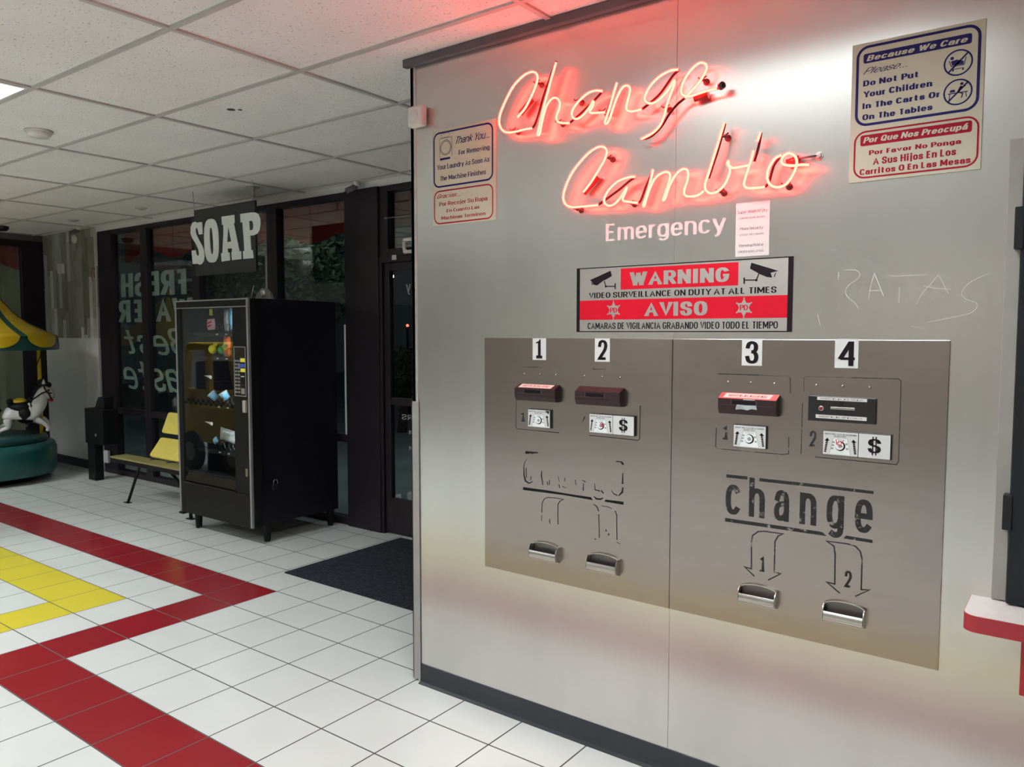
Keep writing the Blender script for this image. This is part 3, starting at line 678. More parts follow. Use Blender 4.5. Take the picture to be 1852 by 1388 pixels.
dark1 = [[(685,716),(702,695),(725,630),(750,540),(785,440),(815,355),(822,350)], [(895,687),(935,655),(1000,595),(1050,543),(1078,512)], [(1095,627),(1105,620),(1135,540),(1160,465)],
 [(1300,610),(1345,575),(1400,525),(1440,470),(1475,420),(1507,390)], [(1295,779),(1350,762),(1405,710),(1450,640),(1495,585),(1540,548)], [(1720,495),(1740,486),(1748,480)]]
p = at(*zc(1120, 560))
n1 = neon('neon_sign', 'red neon script sign reading Change, the upper one on the steel wall', zc, lit1, dark1,
     [(740,475),(965,575),(608,738),(1455,615),(1660,458),(1105,634),(860,694)], [((622,635),(688,555),.011), ((1592,548),(1672,528),.013)], (p.x, YW, p.z))
q = at(*zc(1746, 478), y=YW-.045)
MB().lathe([(.0085, -.012), (.012, -.008), (.012, .006), (.007, .01), (.001, .011)], q, 10, axis=(.8, -.5, .2)).build('end_cap', M['black_gloss'], n1)
lit2 = [
 [(256,575),(275,553),(310,505),(352,438),(390,370),(402,325),(388,298),(352,295),(300,325),(240,385),(185,460),(148,540),(133,605),(145,648),(185,668),(250,664),(300,660),(350,655)],
 [(582,480),(535,484),(472,508),(420,555),(390,605),(388,640),(415,660),(452,647),(492,603),(520,556),(527,540)],
 [(528,545),(514,585),(502,625),(545,636),(597,643)],
 [(690,435),(672,510),(650,590),(628,655),(636,657),(650,610),(672,548),(700,492),(735,462),(772,450),(795,468),(786,520),(766,580),(752,622),(764,615),(788,545),(820,482),(858,440),(890,432),(906,450),(903,500),(885,555),(885,590),(910,602),(960,597),(990,580),(1003,565)],
 [(1130,145),(1112,205),(1090,280),(1060,375),(1030,470),(1012,530),(1020,567),(1050,582),(1090,570),(1130,532),(1158,475),(1166,430),(1150,398),(1158,383),(1160,405),(1185,425),(1230,418),(1285,408)],
 [(1312,318),(1300,365),(1280,430),(1258,500),(1254,530),(1270,548),(1310,550),(1385,543)],
 [(1355,203),(1343,240),(1335,262)],
 [(1490,343),(1445,368),(1408,425),(1397,485),(1418,530),(1462,545),(1515,525),(1555,470),(1580,405),(1572,355),(1535,334),(1498,352),(1486,385),(1505,405),(1560,411),(1615,405),(1662,407)]]
dark2 = [[(350,655),(400,618),(480,560),(545,505),(582,482)], [(597,643),(615,625),(645,545),(690,440)], [(1136,150),(1118,220),(1090,320),(1060,410),(1035,490)], [(1360,205),(1345,290),(1318,385)],
 [(1385,543),(1408,515),(1425,455),(1445,400),(1490,345)], [(1585,385),(1600,368)]]
p = at(*zb(860, 520))
n2 = neon('neon_sign', 'red neon script sign reading Cambio, the lower one on the steel wall', zb, lit2, dark2,
     [(440,372),(1155,240),(245,688),(575,650),(1130,582),(1535,542)], [((262,582),(352,478),.010), ((1520,398),(1600,370),.013)], (p.x, YW, p.z))
a = at(*zb(1590, 366), y=YW-.03); b = at(*zb(1715, 348), y=YW-.008)
MB().tube([a, b], .0035, 8).build('feed_rod', M['dark_trim'], n2)
MB().lathe([(.014, 0), (.014, .003), (.009, .004), (.009, .012), (.001, .013)], (b.x, YW-.0002, b.z), 6, axis=(0, -1, 0), sm=False).build('bolt', M['alu_dark'], n2)

# ================================================================ WALL SIGNS
def P2(f, x, y, yy=YW):
    q = at(*f(x, y), y=yy); return q.x, q.z
def line(mb, f, body, bl, tr, y, bold=.18, shear=0.0, top=None, mi=0, mirror=False):
    """one line of lettering from its lower left corner to the top of its last letter (or to a given top of its capitals)"""
    x0, z0 = P2(f, *bl); x1, z1 = P2(f, *tr); ym = glyphs(body, bold, shear)[2]
    if top: z1 = z0+(P2(f, *top)[1]-z0)*ym
    elif body[-1] in 'aceimnorsuvwxyzgpq\u00e1': z1 = z0+(z1-z0)*ym/XH
    else: z1 = z0+(z1-z0)*ym
    mb.text(body, x0, x1, z0, z1, y, bold, shear, mirror, mi)
def lettering(root, f, rows, y, m, bold=.18, shear=0.0, name='lettering'):
    """each line of lettering is a part of its own"""
    for r_ in rows:
        q = MB(); line(q, f, r_[0], r_[1], r_[2], y, bold, shear, r_[3] if len(r_) > 3 else None); q.build(name, m, root)
def ring(mb, x0, x1, z0, z1, r, wd, y, mi=0): mb.stroke(rrect(x0+wd/2, x1-wd/2, z0+wd/2, z1-wd/2, r), wd, y, mi, closed=True)

# "Thank You" sign
f = zoom(770, 200, 6.306)
x0, x1, z0, z1 = -2.276, -1.9355, 2.033, 2.4325; YS = YW-.0045; YP = YS-.0006
t = thing('wall_sign', 'cream laundry sign reading Thank You in blue and Gracias in red, left of neon', 'sign', ((x0+x1)/2, YW, z0))
MB().box(x0, x1, YS, YW-.0002, z0, z1).build('panel', M['cream'], t, bevel=.0008)
a = P2(f, 97, 580)[0]; b = P2(f, 778, 470)[0]
m = MB(); ring(m, a, b, P2(f, 430, 845)[1], P2(f, 430, 198)[1], .028, .0072, YP); m.build('blue_border', M['blue'], t)
lettering(t, f, [('Thank You...', (352, 385), (738, 300), (560, 262))], YP, M['blue'], .13, .42)
lettering(t, f, [('For Removing', (385, 510), (737, 405)), ('Your Laundry As Soon As', (138, 685), (737, 540)), ('The Machine Finishes', (175, 808), (697, 685))], YP, M['blue'], .17)
cx, cz = P2(f, 237, 425); m = MB()
for r_ in (.026, .031): m.stroke(circle(cx, cz, r_), .0018, YP, closed=True)
m.stroke([(cx-.034, cz-.040), (cx-.034, cz+.040), (cx+.034, cz+.040), (cx+.034, cz-.040)], .0015, YP)
m.stroke(rrect(cx-.024, cx+.020, cz+.043, cz+.058, .003), .0012, YP, closed=True)
m.flat([P2(f, 172, 550), P2(f, 288, 530), P2(f, 288, 553), P2(f, 172, 575)], YP)
m.build('washer_picture', M['blue'], t)
m = MB(); ring(m, a+.002, b, P2(f, 440, 1270)[1], P2(f, 440, 878)[1], .028, .0055, YP); m.build('red_border', M['red_ink'], t)
lettering(t, f, [('Gracias...', (140, 1010), (402, 975), (170, 958))], YP, M['red_ink'], .13, .42)
lettering(t, f, [('Por Recojer Su Ropa', (165, 1097), (713, 990)), ('En Cuanto Las', (248, 1165), (622, 1090)), ('Machinas Terminen', (188, 1252), (690, 1163))], YP, M['red_ink'], .17)

# "Because We Care" sign
f = zoom(1500, 0, 3.8545)
x0, x1, z0, z1 = -.598, -.259, 2.026, 2.427
t = thing('wall_sign', 'cream sign reading Because We Care with two crossed-out pictures, top right', 'sign', ((x0+x1)/2, YW, z0))
MB().box(x0, x1, YS, YW-.0002, z0, z1).build('panel', M['cream'], t, bevel=.0008)
a = P2(f, 187, 600)[0]; b = P2(f, 1054, 480)[0]; m = MB()
ring(m, a, b, P2(f, 610, 830)[1], P2(f, 615, 250)[1], .03, .0075, YP)
bx0, bz0 = P2(f, 240, 450); bx1, bz1 = P2(f, 998, 232)
m.build('blue_border', M['blue'], t)
MB().flat(rrect(bx0, bx1, bz0, bz1, .006), YP).build('blue_banner', M['blue'], t)
lettering(t, f, [('Please...', (238, 525), (545, 480), (262, 478))], YP, M['blue'], .10, .5)
lettering(t, f, [('Do Not Put', (238, 608), (622, 499)), ('Your Children', (238, 685), (720, 572)), ('In The Carts Or', (233, 765), (772, 648)), ('On The Tables', (232, 843), (722, 738))], YP, M['blue'], .25)
def no_ring(px, py):
    q = MB(); cx, cz = P2(f, px, py); q.stroke(circle(cx, cz, .0335), .0042, YP, closed=True); q.stroke([(cx-.024, cz-.024), (cx+.024, cz+.024)], .0045, YP); return q
m = no_ring(900, 440)
cx, cz = P2(f, 900, 440)
m.stroke([(cx-.022, cz+.008), (cx-.016, cz-.008), (cx+.014, cz-.008), (cx+.019, cz+.012)], .002, YP); m.stroke([(cx-.014, cz-.016), (cx+.014, cz-.016)], .0018, YP)
m.flat(circle(cx-.015, cz+.014, .0045, 12), YP); m.flat([(cx-.018, cz+.006), (cx-.004, cz+.009), (cx+.013, cz+.002), (cx+.013, cz-.006), (cx-.014, cz-.006)], YP)
for k in (-.012, .012): m.flat(circle(cx+k, cz-.0195, .0025, 10), YP)
m.build('cart_picture', M['blue'], t); m = no_ring(897, 645)
cx, cz = P2(f, 897, 645)
m.stroke([(cx-.024, cz-.002), (cx+.024, cz-.002)], .0026, YP); m.stroke([(cx-.019, cz-.002), (cx-.021, cz-.018)], .002, YP); m.stroke([(cx+.019, cz-.002), (cx+.021, cz-.016)], .002, YP)
m.flat(circle(cx+.009, cz+.021, .0042, 12), YP); m.stroke([(cx+.008, cz+.015), (cx+.001, cz)], .006, YP); m.stroke([(cx+.006, cz+.012), (cx+.018, cz+.014)], .0026, YP)
m.stroke([(cx+.001, cz), (cx+.012, cz-.006), (cx+.009, cz-.017)], .003, YP); m.flat([(cx-.02, cz+.001), (cx-.006, cz+.001), (cx-.008, cz+.008), (cx-.018, cz+.008)], YP)
m.build('table_picture', M['blue'], t)
m = MB(); ring(m, P2(f, 172, 1080)[0], P2(f, 1045, 960)[0], P2(f, 600, 1208)[1], P2(f, 600, 866)[1], .03, .005, YP)
m.build('red_border', M['red_ink'], t)
cx0, cz0 = P2(f, 218, 1025); cx1, cz1 = P2(f, 998, 840); MB().flat(rrect(cx0, cx1, cz0, cz1, .006), YP).build('red_banner', M['red_ink'], t)
lettering(t, f, [('Por Favor No Ponga', (278, 1085), (922, 978)), ('A Sus Hijos En Los', (305, 1152), (887, 1045)), ('Carritos O En Las Mesas', (213, 1225), (988, 1105))], YP, M['red_ink'], .24)
lettering(t, f, [('Because We Care', (262, 432), (968, 265))], YP-.0004, M['cream'], .24, .22)
lettering(t, f, [('Por Que Nos Preocup\u00e1', (238, 1003), (972, 872))], YP-.0004, M['cream'], .24, .2)

# contact notice, vinyl word, warning sign
f = zoom(1030, 350, 4.4095)
a = P2(f, 1330, 80); b = P2(f, 1590, 492); YP2 = YW-.0014
t = thing('paper_notice', 'small white paper notice with three phone numbers under the neon', 'notice', ((a[0]+b[0])/2, YW, b[1]))
MB().box(a[0], b[0], YW-.0009, YW-.0002, b[1], P2(f, 1465, 69)[1]).build('paper', M['paper'], t)
lettering(t, f, [("Super Wash N' Dry", (1342, 165), (1580, 131), (1350, 140)), ('(909) 504-8193', (1358, 208), (1558, 177)), ('Plaza Security', (1362, 295), (1547, 266), (1368, 273)), ('(323) 747-9428', (1358, 340), (1547, 312)), ('Pomona Police', (1353, 430), (1547, 402), (1358, 408)), ('(909) 620-2155', (1348, 476), (1549, 447))], YP2, M['ink'], .085)
m = MB(); line(m, f, 'Emergency', (290, 383), (1253, 190), YW-.0008, .17, top=(335, 242))
o = m.build('vinyl_lettering', M['vinyl_white']); tag(o, 'white vinyl word Emergency stuck on steel below the neon', 'lettering')

M['sign_silver'] = mat('silver_sign_film', (.50, .48, .455), .42, .9, var=.03)
t = thing('warning_sign', 'red and black WARNING AVISO video surveillance sign above the changer panels', 'sign', (-1.154, YW, 1.582))
x0, x1, z0, z1 = -1.553, -.7555, 1.582, 1.8195; YS3 = YW-.0016; YP3 = YS3-.0006
MB().box(x0, x1, YS3, YW-.0002, z0, z1).build('panel', M['sign_silver'], t)
m = MB(); m.flat([(x0, z0), (x0+.014, z0), (x0+.014, z1), (x0, z1)], YP3); m.flat([(x1-.016, z0), (x1, z0), (x1, z1), (x1-.016, z1)], YP3)
m.flat([(x0+.014, z0), (x1-.016, z0), (x1-.016, z0+.0035), (x0+.014, z0+.0035)], YP3); m.flat([(x0+.014, z1-.0035), (x1-.016, z1-.0035), (x1-.016, z1), (x0+.014, z1)], YP3)
m.build('border', M['ink'], t)
m = MB(); a = P2(f, 410, 768); b = P2(f, 1350, 548); m.flat([(a[0], a[1]), (b[0], a[1]), (b[0], b[1]), (a[0], b[1])], YP3); m.build('red_band', M['red_vinyl'], t)
m = MB(); a = P2(f, 90, 1010); b = P2(f, 1741, 810); m.flat([(x0+.014, a[1]), (x1-.016, a[1]), (x1-.016, b[1]), (x0+.014, b[1])], YP3); m.build('red_band', M['red_vinyl'], t)
lettering(t, f, [('WARNING', (480, 737), (1278, 588)), ('AVISO', (597, 980), (1103, 858))], YP3-.0004, M['sign_silver'], .27, name='silver_lettering')
lettering(t, f, [('VIDEO SURVEILLANCE ON DUTY AT ALL TIMES', (157, 838), (1655, 742)), ('CAMARAS DE VIGILANCIA GRABANDO VIDEO TODO EL TIEMPO', (147, 1083), (1665, 1020))], YP3, M['ink'], .20, name='black_lettering')
for cpx, tb, te in (((353, 931), (325, 952), (382, 912)), ((1393, 912), (1360, 933), (1426, 889))):
    cx, cz = P2(f, *cpx); r_ = .034 if cpx[0] < 900 else .033; st = []
    for k in range(12):
        q = PI/2+k*PI/6; rr = .031 if k % 2 == 0 else .0178; st.append((cx+rr*math.cos(q)*.9, cz+rr*math.sin(q)))
    m = MB(); m.flat(st, YP3-.0004)
    for k in range(6):
        q = PI/2+k*PI/3; m.flat(circle(cx+.031*math.cos(q)*.9, cz+.031*math.sin(q), .0028, 8), YP3-.0004)
    s_ = m.build('star_badge', M['sign_silver'], t)
    m = MB(); line(m, f, 'PD', tb, te, YP3-.0008, .2); m.build('star_lettering', M['red_vinyl'], s_)
for pts, arm, foot, lens in (
   ([(165,692),(330,617),(340,660),(295,687),(272,697),(222,735),(190,728),(183,706)], [(280,700),(292,742),(365,742)], [(367,718),(367,764)], [(178,706),(184,732)]),
   ([(1452,553),(1668,618),(1606,634),(1618,672),(1577,668),(1520,645),(1440,600)], [(1512,640),(1492,692),(1398,692)], [(1395,672),(1395,722)], [(1646,634),(1634,668)])):
    m = MB(); m.flat([P2(f, *q) for q in pts], YP3); m.stroke([P2(f, *q) for q in arm], .0038, YP3-.0001); m.stroke([P2(f, *q) for q in foot], .005, YP3-.0002); m.stroke([P2(f, *q) for q in lens], .0028, YP3)
    m.flat(circle(*P2(f, *arm[1]), .0042, 12), YP3-.0003)
    m.build('camera_picture', M['ink'], t)

# siren box near the corner
a = at(742, 196, YW-.02); b = at(770, 228, YW-.02)
t = thing('sounder_box', 'small white rounded box with a disc face at steel wall corner', 'box', ((a.x+b.x)/2, YW, b.z))
MB().box(a.x+.003, b.x, YW-.045, YW-.007, b.z, a.z).build('case', M['white_plastic'], t, bevel=.012, seg=3)
MB().lathe([(.001, .004), (.022, .004), (.026, 0)], ((a.x+b.x)/2, YW-.0445, (a.z+b.z)/2), 24, axis=(0, -1, 0)).build('disc', M['white_metal'], t)

# ================================================================ COIN CHANGERS
YF_ = YW-.004      # face of the changer panels
z5 = zoom(870, 600, 5.144); z6 = zoom(1210, 600, 3.5615); z7 = zoom(870, 800, 4.628); z8 = zoom(1210, 830, 3.469)
YT = YF_-.0007
def number_card(root, f, tl, br, dig, dbl, dtr, poly=None):
    a = P2(f, *tl); b = P2(f, *br); m = MB().box(a[0], b[0], YF_-.0008, YF_, b[1], a[1]); c = m.build('number_card', M['white'], root)
    m = MB()
    if poly: m.flat([P2(f, *q) for q in poly], YF_-.0014)
    else: line(m, f, dig, dbl, dtr, YF_-.0014, .18 if dig == '4' else .21)
    m.build('number', M['ink'], c)
def acceptor(root, f, tl, br, top_mat, label=None, lab=None, flat=False):
    a = P2(f, *tl); b = P2(f, *br); x0, x1, z1, z0 = a[0], b[0], a[1], b[1]; h = z1-z0
    if flat:
        m = MB().box(x0, x1, YF_-.008, YF_, z0, z1); o = m.build('bill_acceptor', M['black_gloss'], root, bevel=.0015); return o, x0, x1, z0, z1
    D = .034; prof = [(YF_, z1), (YF_-D, z1-h*.24), (YF_-D, z0+h*.30), (YF_-D*.72, z0+.002), (YF_, z0)]
    m = MB(); n = len(prof); vs = [(x0, y, z) for y, z in prof] + [(x1, y, z) for y, z in prof]
    m.add(vs, [list(range(n)), list(range(2*n-1, n-1, -1))] + [(i_, n+i_, n+(i_+1) % n, (i_+1) % n) for i_ in range(1, n)], 0)
    m.add([vs[0], vs[n], vs[n+1], vs[1]], [(0, 1, 2, 3)], 1)
    o = m.build('bill_acceptor', [M['acc'], top_mat], root)
    cx = x0+(x1-x0)*.45; w_ = (x1-x0)*.2
    MB().box(cx-w_, cx+w_, YF_-D-.0006, YF_-D+.004, z0+h*.50, z0+h*.68).build('bill_slot', M['ink'], o)
    MB().box(x0+.012, x1-.012, YF_-D-.0006, YF_-D, z0+h*.455, z0+h*.47).box(cx-w_-.006, cx-w_-.003, YF_-D-.0006, YF_-D, z0+h*.46, z0+h*.70).box(cx+w_+.003, cx+w_+.006, YF_-D-.0006, YF_-D, z0+h*.46, z0+h*.70).build('moulded_line', M['acc_line'], o)
    if lab:
        # paper strip lying on the sloping top
        u0, u1 = (x1-x0)*.09, (x1-x0)*.88; s = Vector((0, -D, -h*.24)); nrm = Vector((0, -h*.24, D)).normalized()*.0006
        def sl(xx, tt): return Vector((x0+xx, YF_, z1)) + s*tt + nrm
        m = MB().add([sl(u0-.003, .85), sl(u1, .85), sl(u1+.004, .12), sl(u0, .12)], [(0, 1, 2, 3)]); l_ = m.build('label_strip', M[lab[0]], o)
        vs, fs, ym = glyphs(lab[1], .12, 0); xs = [v[0] for v in vs]; A, B = min(xs), max(xs); m = MB()
        m.add([sl(u0+.012+(v[0]-A)/(B-A)*(u1-u0-.024), .68-.36*v[1]/ym)+nrm*(1-v[2]*1500) for v in vs], fs); m.build('label_lettering', M[lab[2]], l_)
    return o
M['acc'] = mat('dark_maroon_plastic', (.022, .008, .010), .35); M['acc_line'] = mat('moulding_edge', (.06, .04, .045), .3); M['acc_red'] = mat('red_bezel_top', (.55, .015, .02), .35); M['acc_top'] = mat('maroon_bezel_top', (.05, .010, .012), .35)
def bill_card(m, x0, x1, z0, z1, y):
    """printing of the bill card into mesh m (0 ink, 1 pale, 2 mid grey)"""
    w_, h = x1-x0, z1-z0; X = lambda u: x0+u*w_; Z = lambda v: z0+v*h
    m.text('INSERT BILL FACE UP AS SHOWN', X(.05), X(.95), Z(.865), Z(.93), y, .16); m.text('DO NOT FOLD', X(.32), X(.66), Z(.785), Z(.845), y, .16)
    for s_ in (-1, 1):
        for k in range(7): m.flat([(X(.5+s_*(.40+.012*(6-k)*.6-.045)), Z(.10+.075*k)), (X(.5+s_*(.40+.012*(6-k)*.6+.02)), Z(.10+.075*k)), (X(.5+s_*(.40+.012*(6-k)*.6+.02)), Z(.16+.075*k)), (X(.5+s_*(.40+.012*(6-k)*.6-.045)), Z(.16+.075*k))], y)
        m.flat([(X(.5+s_*.385-.075), Z(.60)), (X(.5+s_*.385+.075), Z(.60)), (X(.5+s_*.385-s_*.01), Z(.72))], y)
    m.flat([(X(.19), Z(.04)), (X(.80), Z(.04)), (X(.70), Z(.74)), (X(.30), Z(.74))], y, 1)
    m.stroke([(X(.19), Z(.04)), (X(.30), Z(.74)), (X(.70), Z(.74)), (X(.80), Z(.04))], w_*.012, y-.0002, 2)
    m.flat(circle(X(.50), Z(.40), w_*.15), y-.0003, 0); m.flat(circle(X(.475), Z(.41), w_*.125), y-.0005, 1); m.flat(circle(X(.50), Z(.40), w_*.06, 14), y-.0007, 2)
    for u, v in ((.31, .55), (.29, .42), (.27, .28), (.68, .5), (.7, .3)): m.flat([(X(u-.035), Z(v-.04)), (X(u+.035), Z(v-.04)), (X(u+.035), Z(v+.04)), (X(u-.035), Z(v+.04))], y-.0003, 2)
    m.stroke([(X(.36), Z(.66)), (X(.45), Z(.69)), (X(.55), Z(.67)), (X(.64), Z(.66))], w_*.015, y-.0003, 2)
def instruction_plate(root, f, tl, br, dollar=False, red=False, peel=False):
    D = .013; a = P2(f, *tl, YF_-D); b = P2(f, *br, YF_-D); x0, x1, z1, z0 = a[0], b[0], a[1], b[1]
    m = MB().box(x0, x1, YF_-D+.002, YF_, z0, z1); o = m.build('instruction_plate', M['plate_edge'], root, bevel=.001)
    xm = x1 if not dollar else x0+(x1-x0)*.535
    m = MB().box(x0+.002, xm-.0012, YF_-D, YF_-D+.002, z0+.002, z1-.002); c = m.build('bill_card', M['white'], o)
    m = MB(); bill_card(m, x0+.002, xm-.0012, z0+.002, z1-.002, YF_-D-.0005); m.build('card_printing', [M['ink'], M['white_bright'], M['mid_grey']], c)
    if red:
        cx, cz = x0+(xm-x0)*.5, z0+(z1-z0)*.55; m = MB()
        if red == 2:
            m.stroke([(cx-.012, cz+.008), (cx-.010, cz-.002), (cx-.004, cz-.001), (cx-.003, cz+.007)], .002, YF_-D-.0014); m.stroke([(cx+.002, cz+.006), (cx+.004, cz-.004), (cx+.010, cz+.008)], .002, YF_-D-.0014); m.stroke([(cx-.012, cz-.004), (cx+.008, cz-.012)], .0025, YF_-D-.0014)
        else: m.stroke([(cx-.002, cz-.002), (cx+.010, cz-.006), (cx+.004, cz-.012), (cx+.012, cz-.014)], .004, YF_-D-.0014)
        m.build('red_scribble', M['red_vinyl'], c)
    if peel:
        m = MB().add([(x1-.022, YF_-D-.001, z1-.003), (x1-.002, YF_-D-.001, z1-.004), (x1-.004, YF_-D-.004, z1-.016)], [(0, 1, 2)]); m.build('peeled_corner', M['ink'], c)
    if dollar:
        m = MB().box(xm+.0012, x1-.002, YF_-D, YF_-D+.002, z0+.002, z1-.002); c = m.build('dollar_card', M['white'], o)
        m = MB(); w_ = x1-xm; hh = z1-z0; m.text('S', xm+w_*.29, xm+w_*.71, z0+hh*.24, z0+hh*.80, YF_-D-.0006, .19)
        for k in (-.05, .05): m.stroke([(xm+w_*(.5+k), z0+hh*.15), (xm+w_*(.5+k), z0+hh*.89)], w_*.035, YF_-D-.0016)
        m.build('dollar_mark', M['ink'], c)
M['plate_edge'] = mat('dark_plate_edge', (.05, .045, .045), .3, .6); M['white_bright'] = mat('bright_bill_paper', (.76, .79, .80), .4); M['mid_grey'] = mat('bill_grey_ink', (.30, .31, .32), .5)
def coin_cup(root, f, left, right, top, bottom):
    x0 = P2(f, *left)[0]; x1 = P2(f, *right)[0]; z1 = P2(f, *top)[1]; z0 = P2(f, *bottom)[1]; h = z1-z0; w_ = x1-x0; D = .030
    zl = z0+h*.52         # top of the front lip
    zs_ = z1-h*.26        # shoulder of the arch
    def archp(ins):
        P = [(x0+ins, z0+ins), (x1-ins, z0+ins)]
        for k in range(13): q = PI*k/12; P.append(((x0+x1)/2+(w_/2-ins)*math.cos(q), zs_+(z1-ins-zs_)*math.sin(q)))
        return P
    ou = archp(0); inn = archp(.0035); n = len(ou); m = MB()
    vs = [(x, YF_-.010, z) for x, z in ou] + [(x, YF_-.010, z) for x, z in inn] + [(x, YF_, z) for x, z in ou]
    m.add(vs, [(i_, (i_+1) % n, n+(i_+1) % n, n+i_) for i_ in range(n)] + [(i_, 2*n+i_, 2*n+(i_+1) % n, (i_+1) % n) for i_ in range(n)])
    o = m.build('coin_cup', M['chrome'], root)
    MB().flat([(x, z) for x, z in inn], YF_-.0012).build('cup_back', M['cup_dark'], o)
    # curved scoop lip and its two cheeks
    prof = [(YF_-.006, z0)]
    for k in range(7):
        q = PI/2*k/6; prof.append((YF_-.010-(D-.010)*math.sin(q), z0+.004+h*.16*(1-math.cos(q))))
    prof.append((YF_-D, zl)); m = MB(); K = len(prof)
    for s_, ins in ((0, 0), (1, .0028)):
        pass
    inner = [(y+.0025, z+.0015) for y, z in prof]
    vs = [(x0+.001, y, z) for y, z in prof]+[(x1-.001, y, z) for y, z in prof]+[(x0+.001, y, z) for y, z in inner]+[(x1-.001, y, z) for y, z in inner]
    fs = [(i_, K+i_, K+i_+1, i_+1) for i_ in range(K-1)]+[(2*K+i_, 2*K+i_+1, 3*K+i_+1, 3*K+i_) for i_ in range(K-1)]+[(K-1, 2*K-1, 4*K-1, 3*K-1)]
    m.add(vs, fs, 0, True); m.build('scoop_lip', M['chrome'], o)
    for xa, xb in ((x0, x0+.003), (x1-.003, x1)):
        pr = [(YF_-.009, z0)]+prof[1:]+[(YF_-.010-(D-.010)*math.cos(PI/2*k/6), zl+(zs_+h*.08-zl)*math.sin(PI/2*k/6)) for k in range(1, 7)]
        MB().prismx(pr, xa, xb).build('cup_cheek', M['chrome'], o)
def rivets(root, f, pts):
    for p_ in pts:
        q = at(*f(*p_), y=YF_); MB().lathe([(.0042, 0), (.0036, .0018), (.0018, .003), (.0002, .0033)], (q.x, YF_, q.z), 12, axis=(0, -1, 0)).build('rivet', M['chrome'], root)

pA = thing('coin_changer', 'left steel change machine panel with worn-off lettering, numbered 1 and 2', 'change machine', (-1.577, YW, .602), 'coin changers in the steel wall')
MB().box(-1.995, -1.1605, YF_, YW-.0002, .603, 1.5585).build('faceplate', M['plate'], pA, bevel=.0012)
pB = thing('coin_changer', 'right steel change machine panel with bold change lettering, numbered 3 and 4', 'change machine', (-.737, YW, .602), 'coin changers in the steel wall')
MB().box(-1.1588, -.3155, YF_, YW-.0002, .603, 1.5585).build('faceplate', M['plate'], pB, bevel=.0012)
number_card(pA, z5, (487, 62), (610, 266), '1', None, None, [(520,112),(520,98),(545,88),(550,74),(562,73),(562,222),(577,224),(577,251),(520,250),(520,222),(537,221),(537,106)])
number_card(pA, z5, (1065, 64), (1203, 282), '2', (1086, 262), (1182, 78))
number_card(pB, z6, (474, 46), (601, 221), '3', (492, 205), (582, 62))
number_card(pB, z6, (1073, 47), (1219, 237), '4', (1087, 220), (1203, 64))
rivets(pA, z5, [(401,394),(547,398),(696,404),(962,414),(1126,421),(1294,428)])
rivets(pB, z6, [(381,324),(527,329),(679,335),(950,346),(1118,352),(1292,358)])
acceptor(pA, z5, (365, 480), (735, 660), M['acc_top'], lab=('paper_pink', 'INSERT $1, $5, $10, OR $20', 'red_ink'))
acceptor(pA, z5, (922, 505), (1335, 702), M['acc_top'])
a3 = acceptor(pB, z6, (345, 390), (713, 548), M['acc_red'], lab=('paper_pink', 'INSERT $1, $5, $10 OR $20', 'red_ink'))
YA = YF_-.0356
m = MB().flat([P2(z6, *q, YA) for q in ((437,470),(500,476),(560,478),(566,506),(530,500),(505,508),(460,500),(428,504),(430,488))], YA)
m.flat([P2(z6, *q, YA) for q in ((478,434),(552,438),(552,446),(478,442))], YA); m.build('torn_tape', M['foil'], a3)
a4, x0, x1, z0, z1 = acceptor(pB, z6, (905, 411), (1337, 598), None, flat=True)
YA = YF_-.0082
for tl, br, bl, tr, s_ in (((955,420),(1275,462),(992,446),(1240,435),'INSERT $1, $5, $10, OR $20'), ((945,533),(1272,583),(978,559),(1238,557),'INSERT $1, $5, OR $10 BILLS')):
    a = P2(z6, *tl, YA); b = P2(z6, *br, YA); l_ = MB().box(a[0], b[0], YA-.0004, YA+.0003, b[1]+.003, a[1]).build('label_strip', M['paper'], a4)
    hh = a[1]-b[1]-.003; MB().text(s_, a[0]+.010, b[0]-.012, b[1]+.003+hh*.3, b[1]+.003+hh*.7, YA-.0008, .12).build('label_lettering', M['ink'], l_)
a = P2(z6, 1040, 482, YA); b = P2(z6, 1198, 514, YA)
MB().box(a[0], b[0], YA-.002, YA+.0005, b[1]+.002, a[1]-.001).build('bill_slot', M['chrome'], a4, bevel=.0008)
q = at(*z6(980, 494), y=YA)
MB().lathe([(.0075, 0), (.0075, .003), (.0055, .0035)], (q.x, YA, q.z), 20, axis=(0, -1, 0)).build('lens_ring', M['alu'], a4)
MB().lathe([(.0055, .001), (.004, .004), (.0002, .005)], (q.x, YA, q.z), 16, axis=(0, -1, 0)).build('red_lens', mat('red_lens', (.30, .01, .015), .2), a4)
instruction_plate(pA, z5, (434, 718), (640, 905), peel=True)
instruction_plate(pA, z5, (1005, 760), (1424, 978), dollar=True, red=1)
instruction_plate(pB, z6, (414, 597), (622, 762))
instruction_plate(pB, z6, (990, 636), (1427, 832), dollar=True, red=2)
coin_cup(pA, z7, (437, 930), (664, 930), (545, 833), (545, 985)); coin_cup(pA, z7, (914, 1030), (1166, 1030), (1045, 931), (1045, 1092))
coin_cup(pB, z8, (452, 860), (685, 860), (560, 785), (560, 915)); coin_cup(pB, z8, (977, 980), (1237, 980), (1095, 889), (1095, 1035))
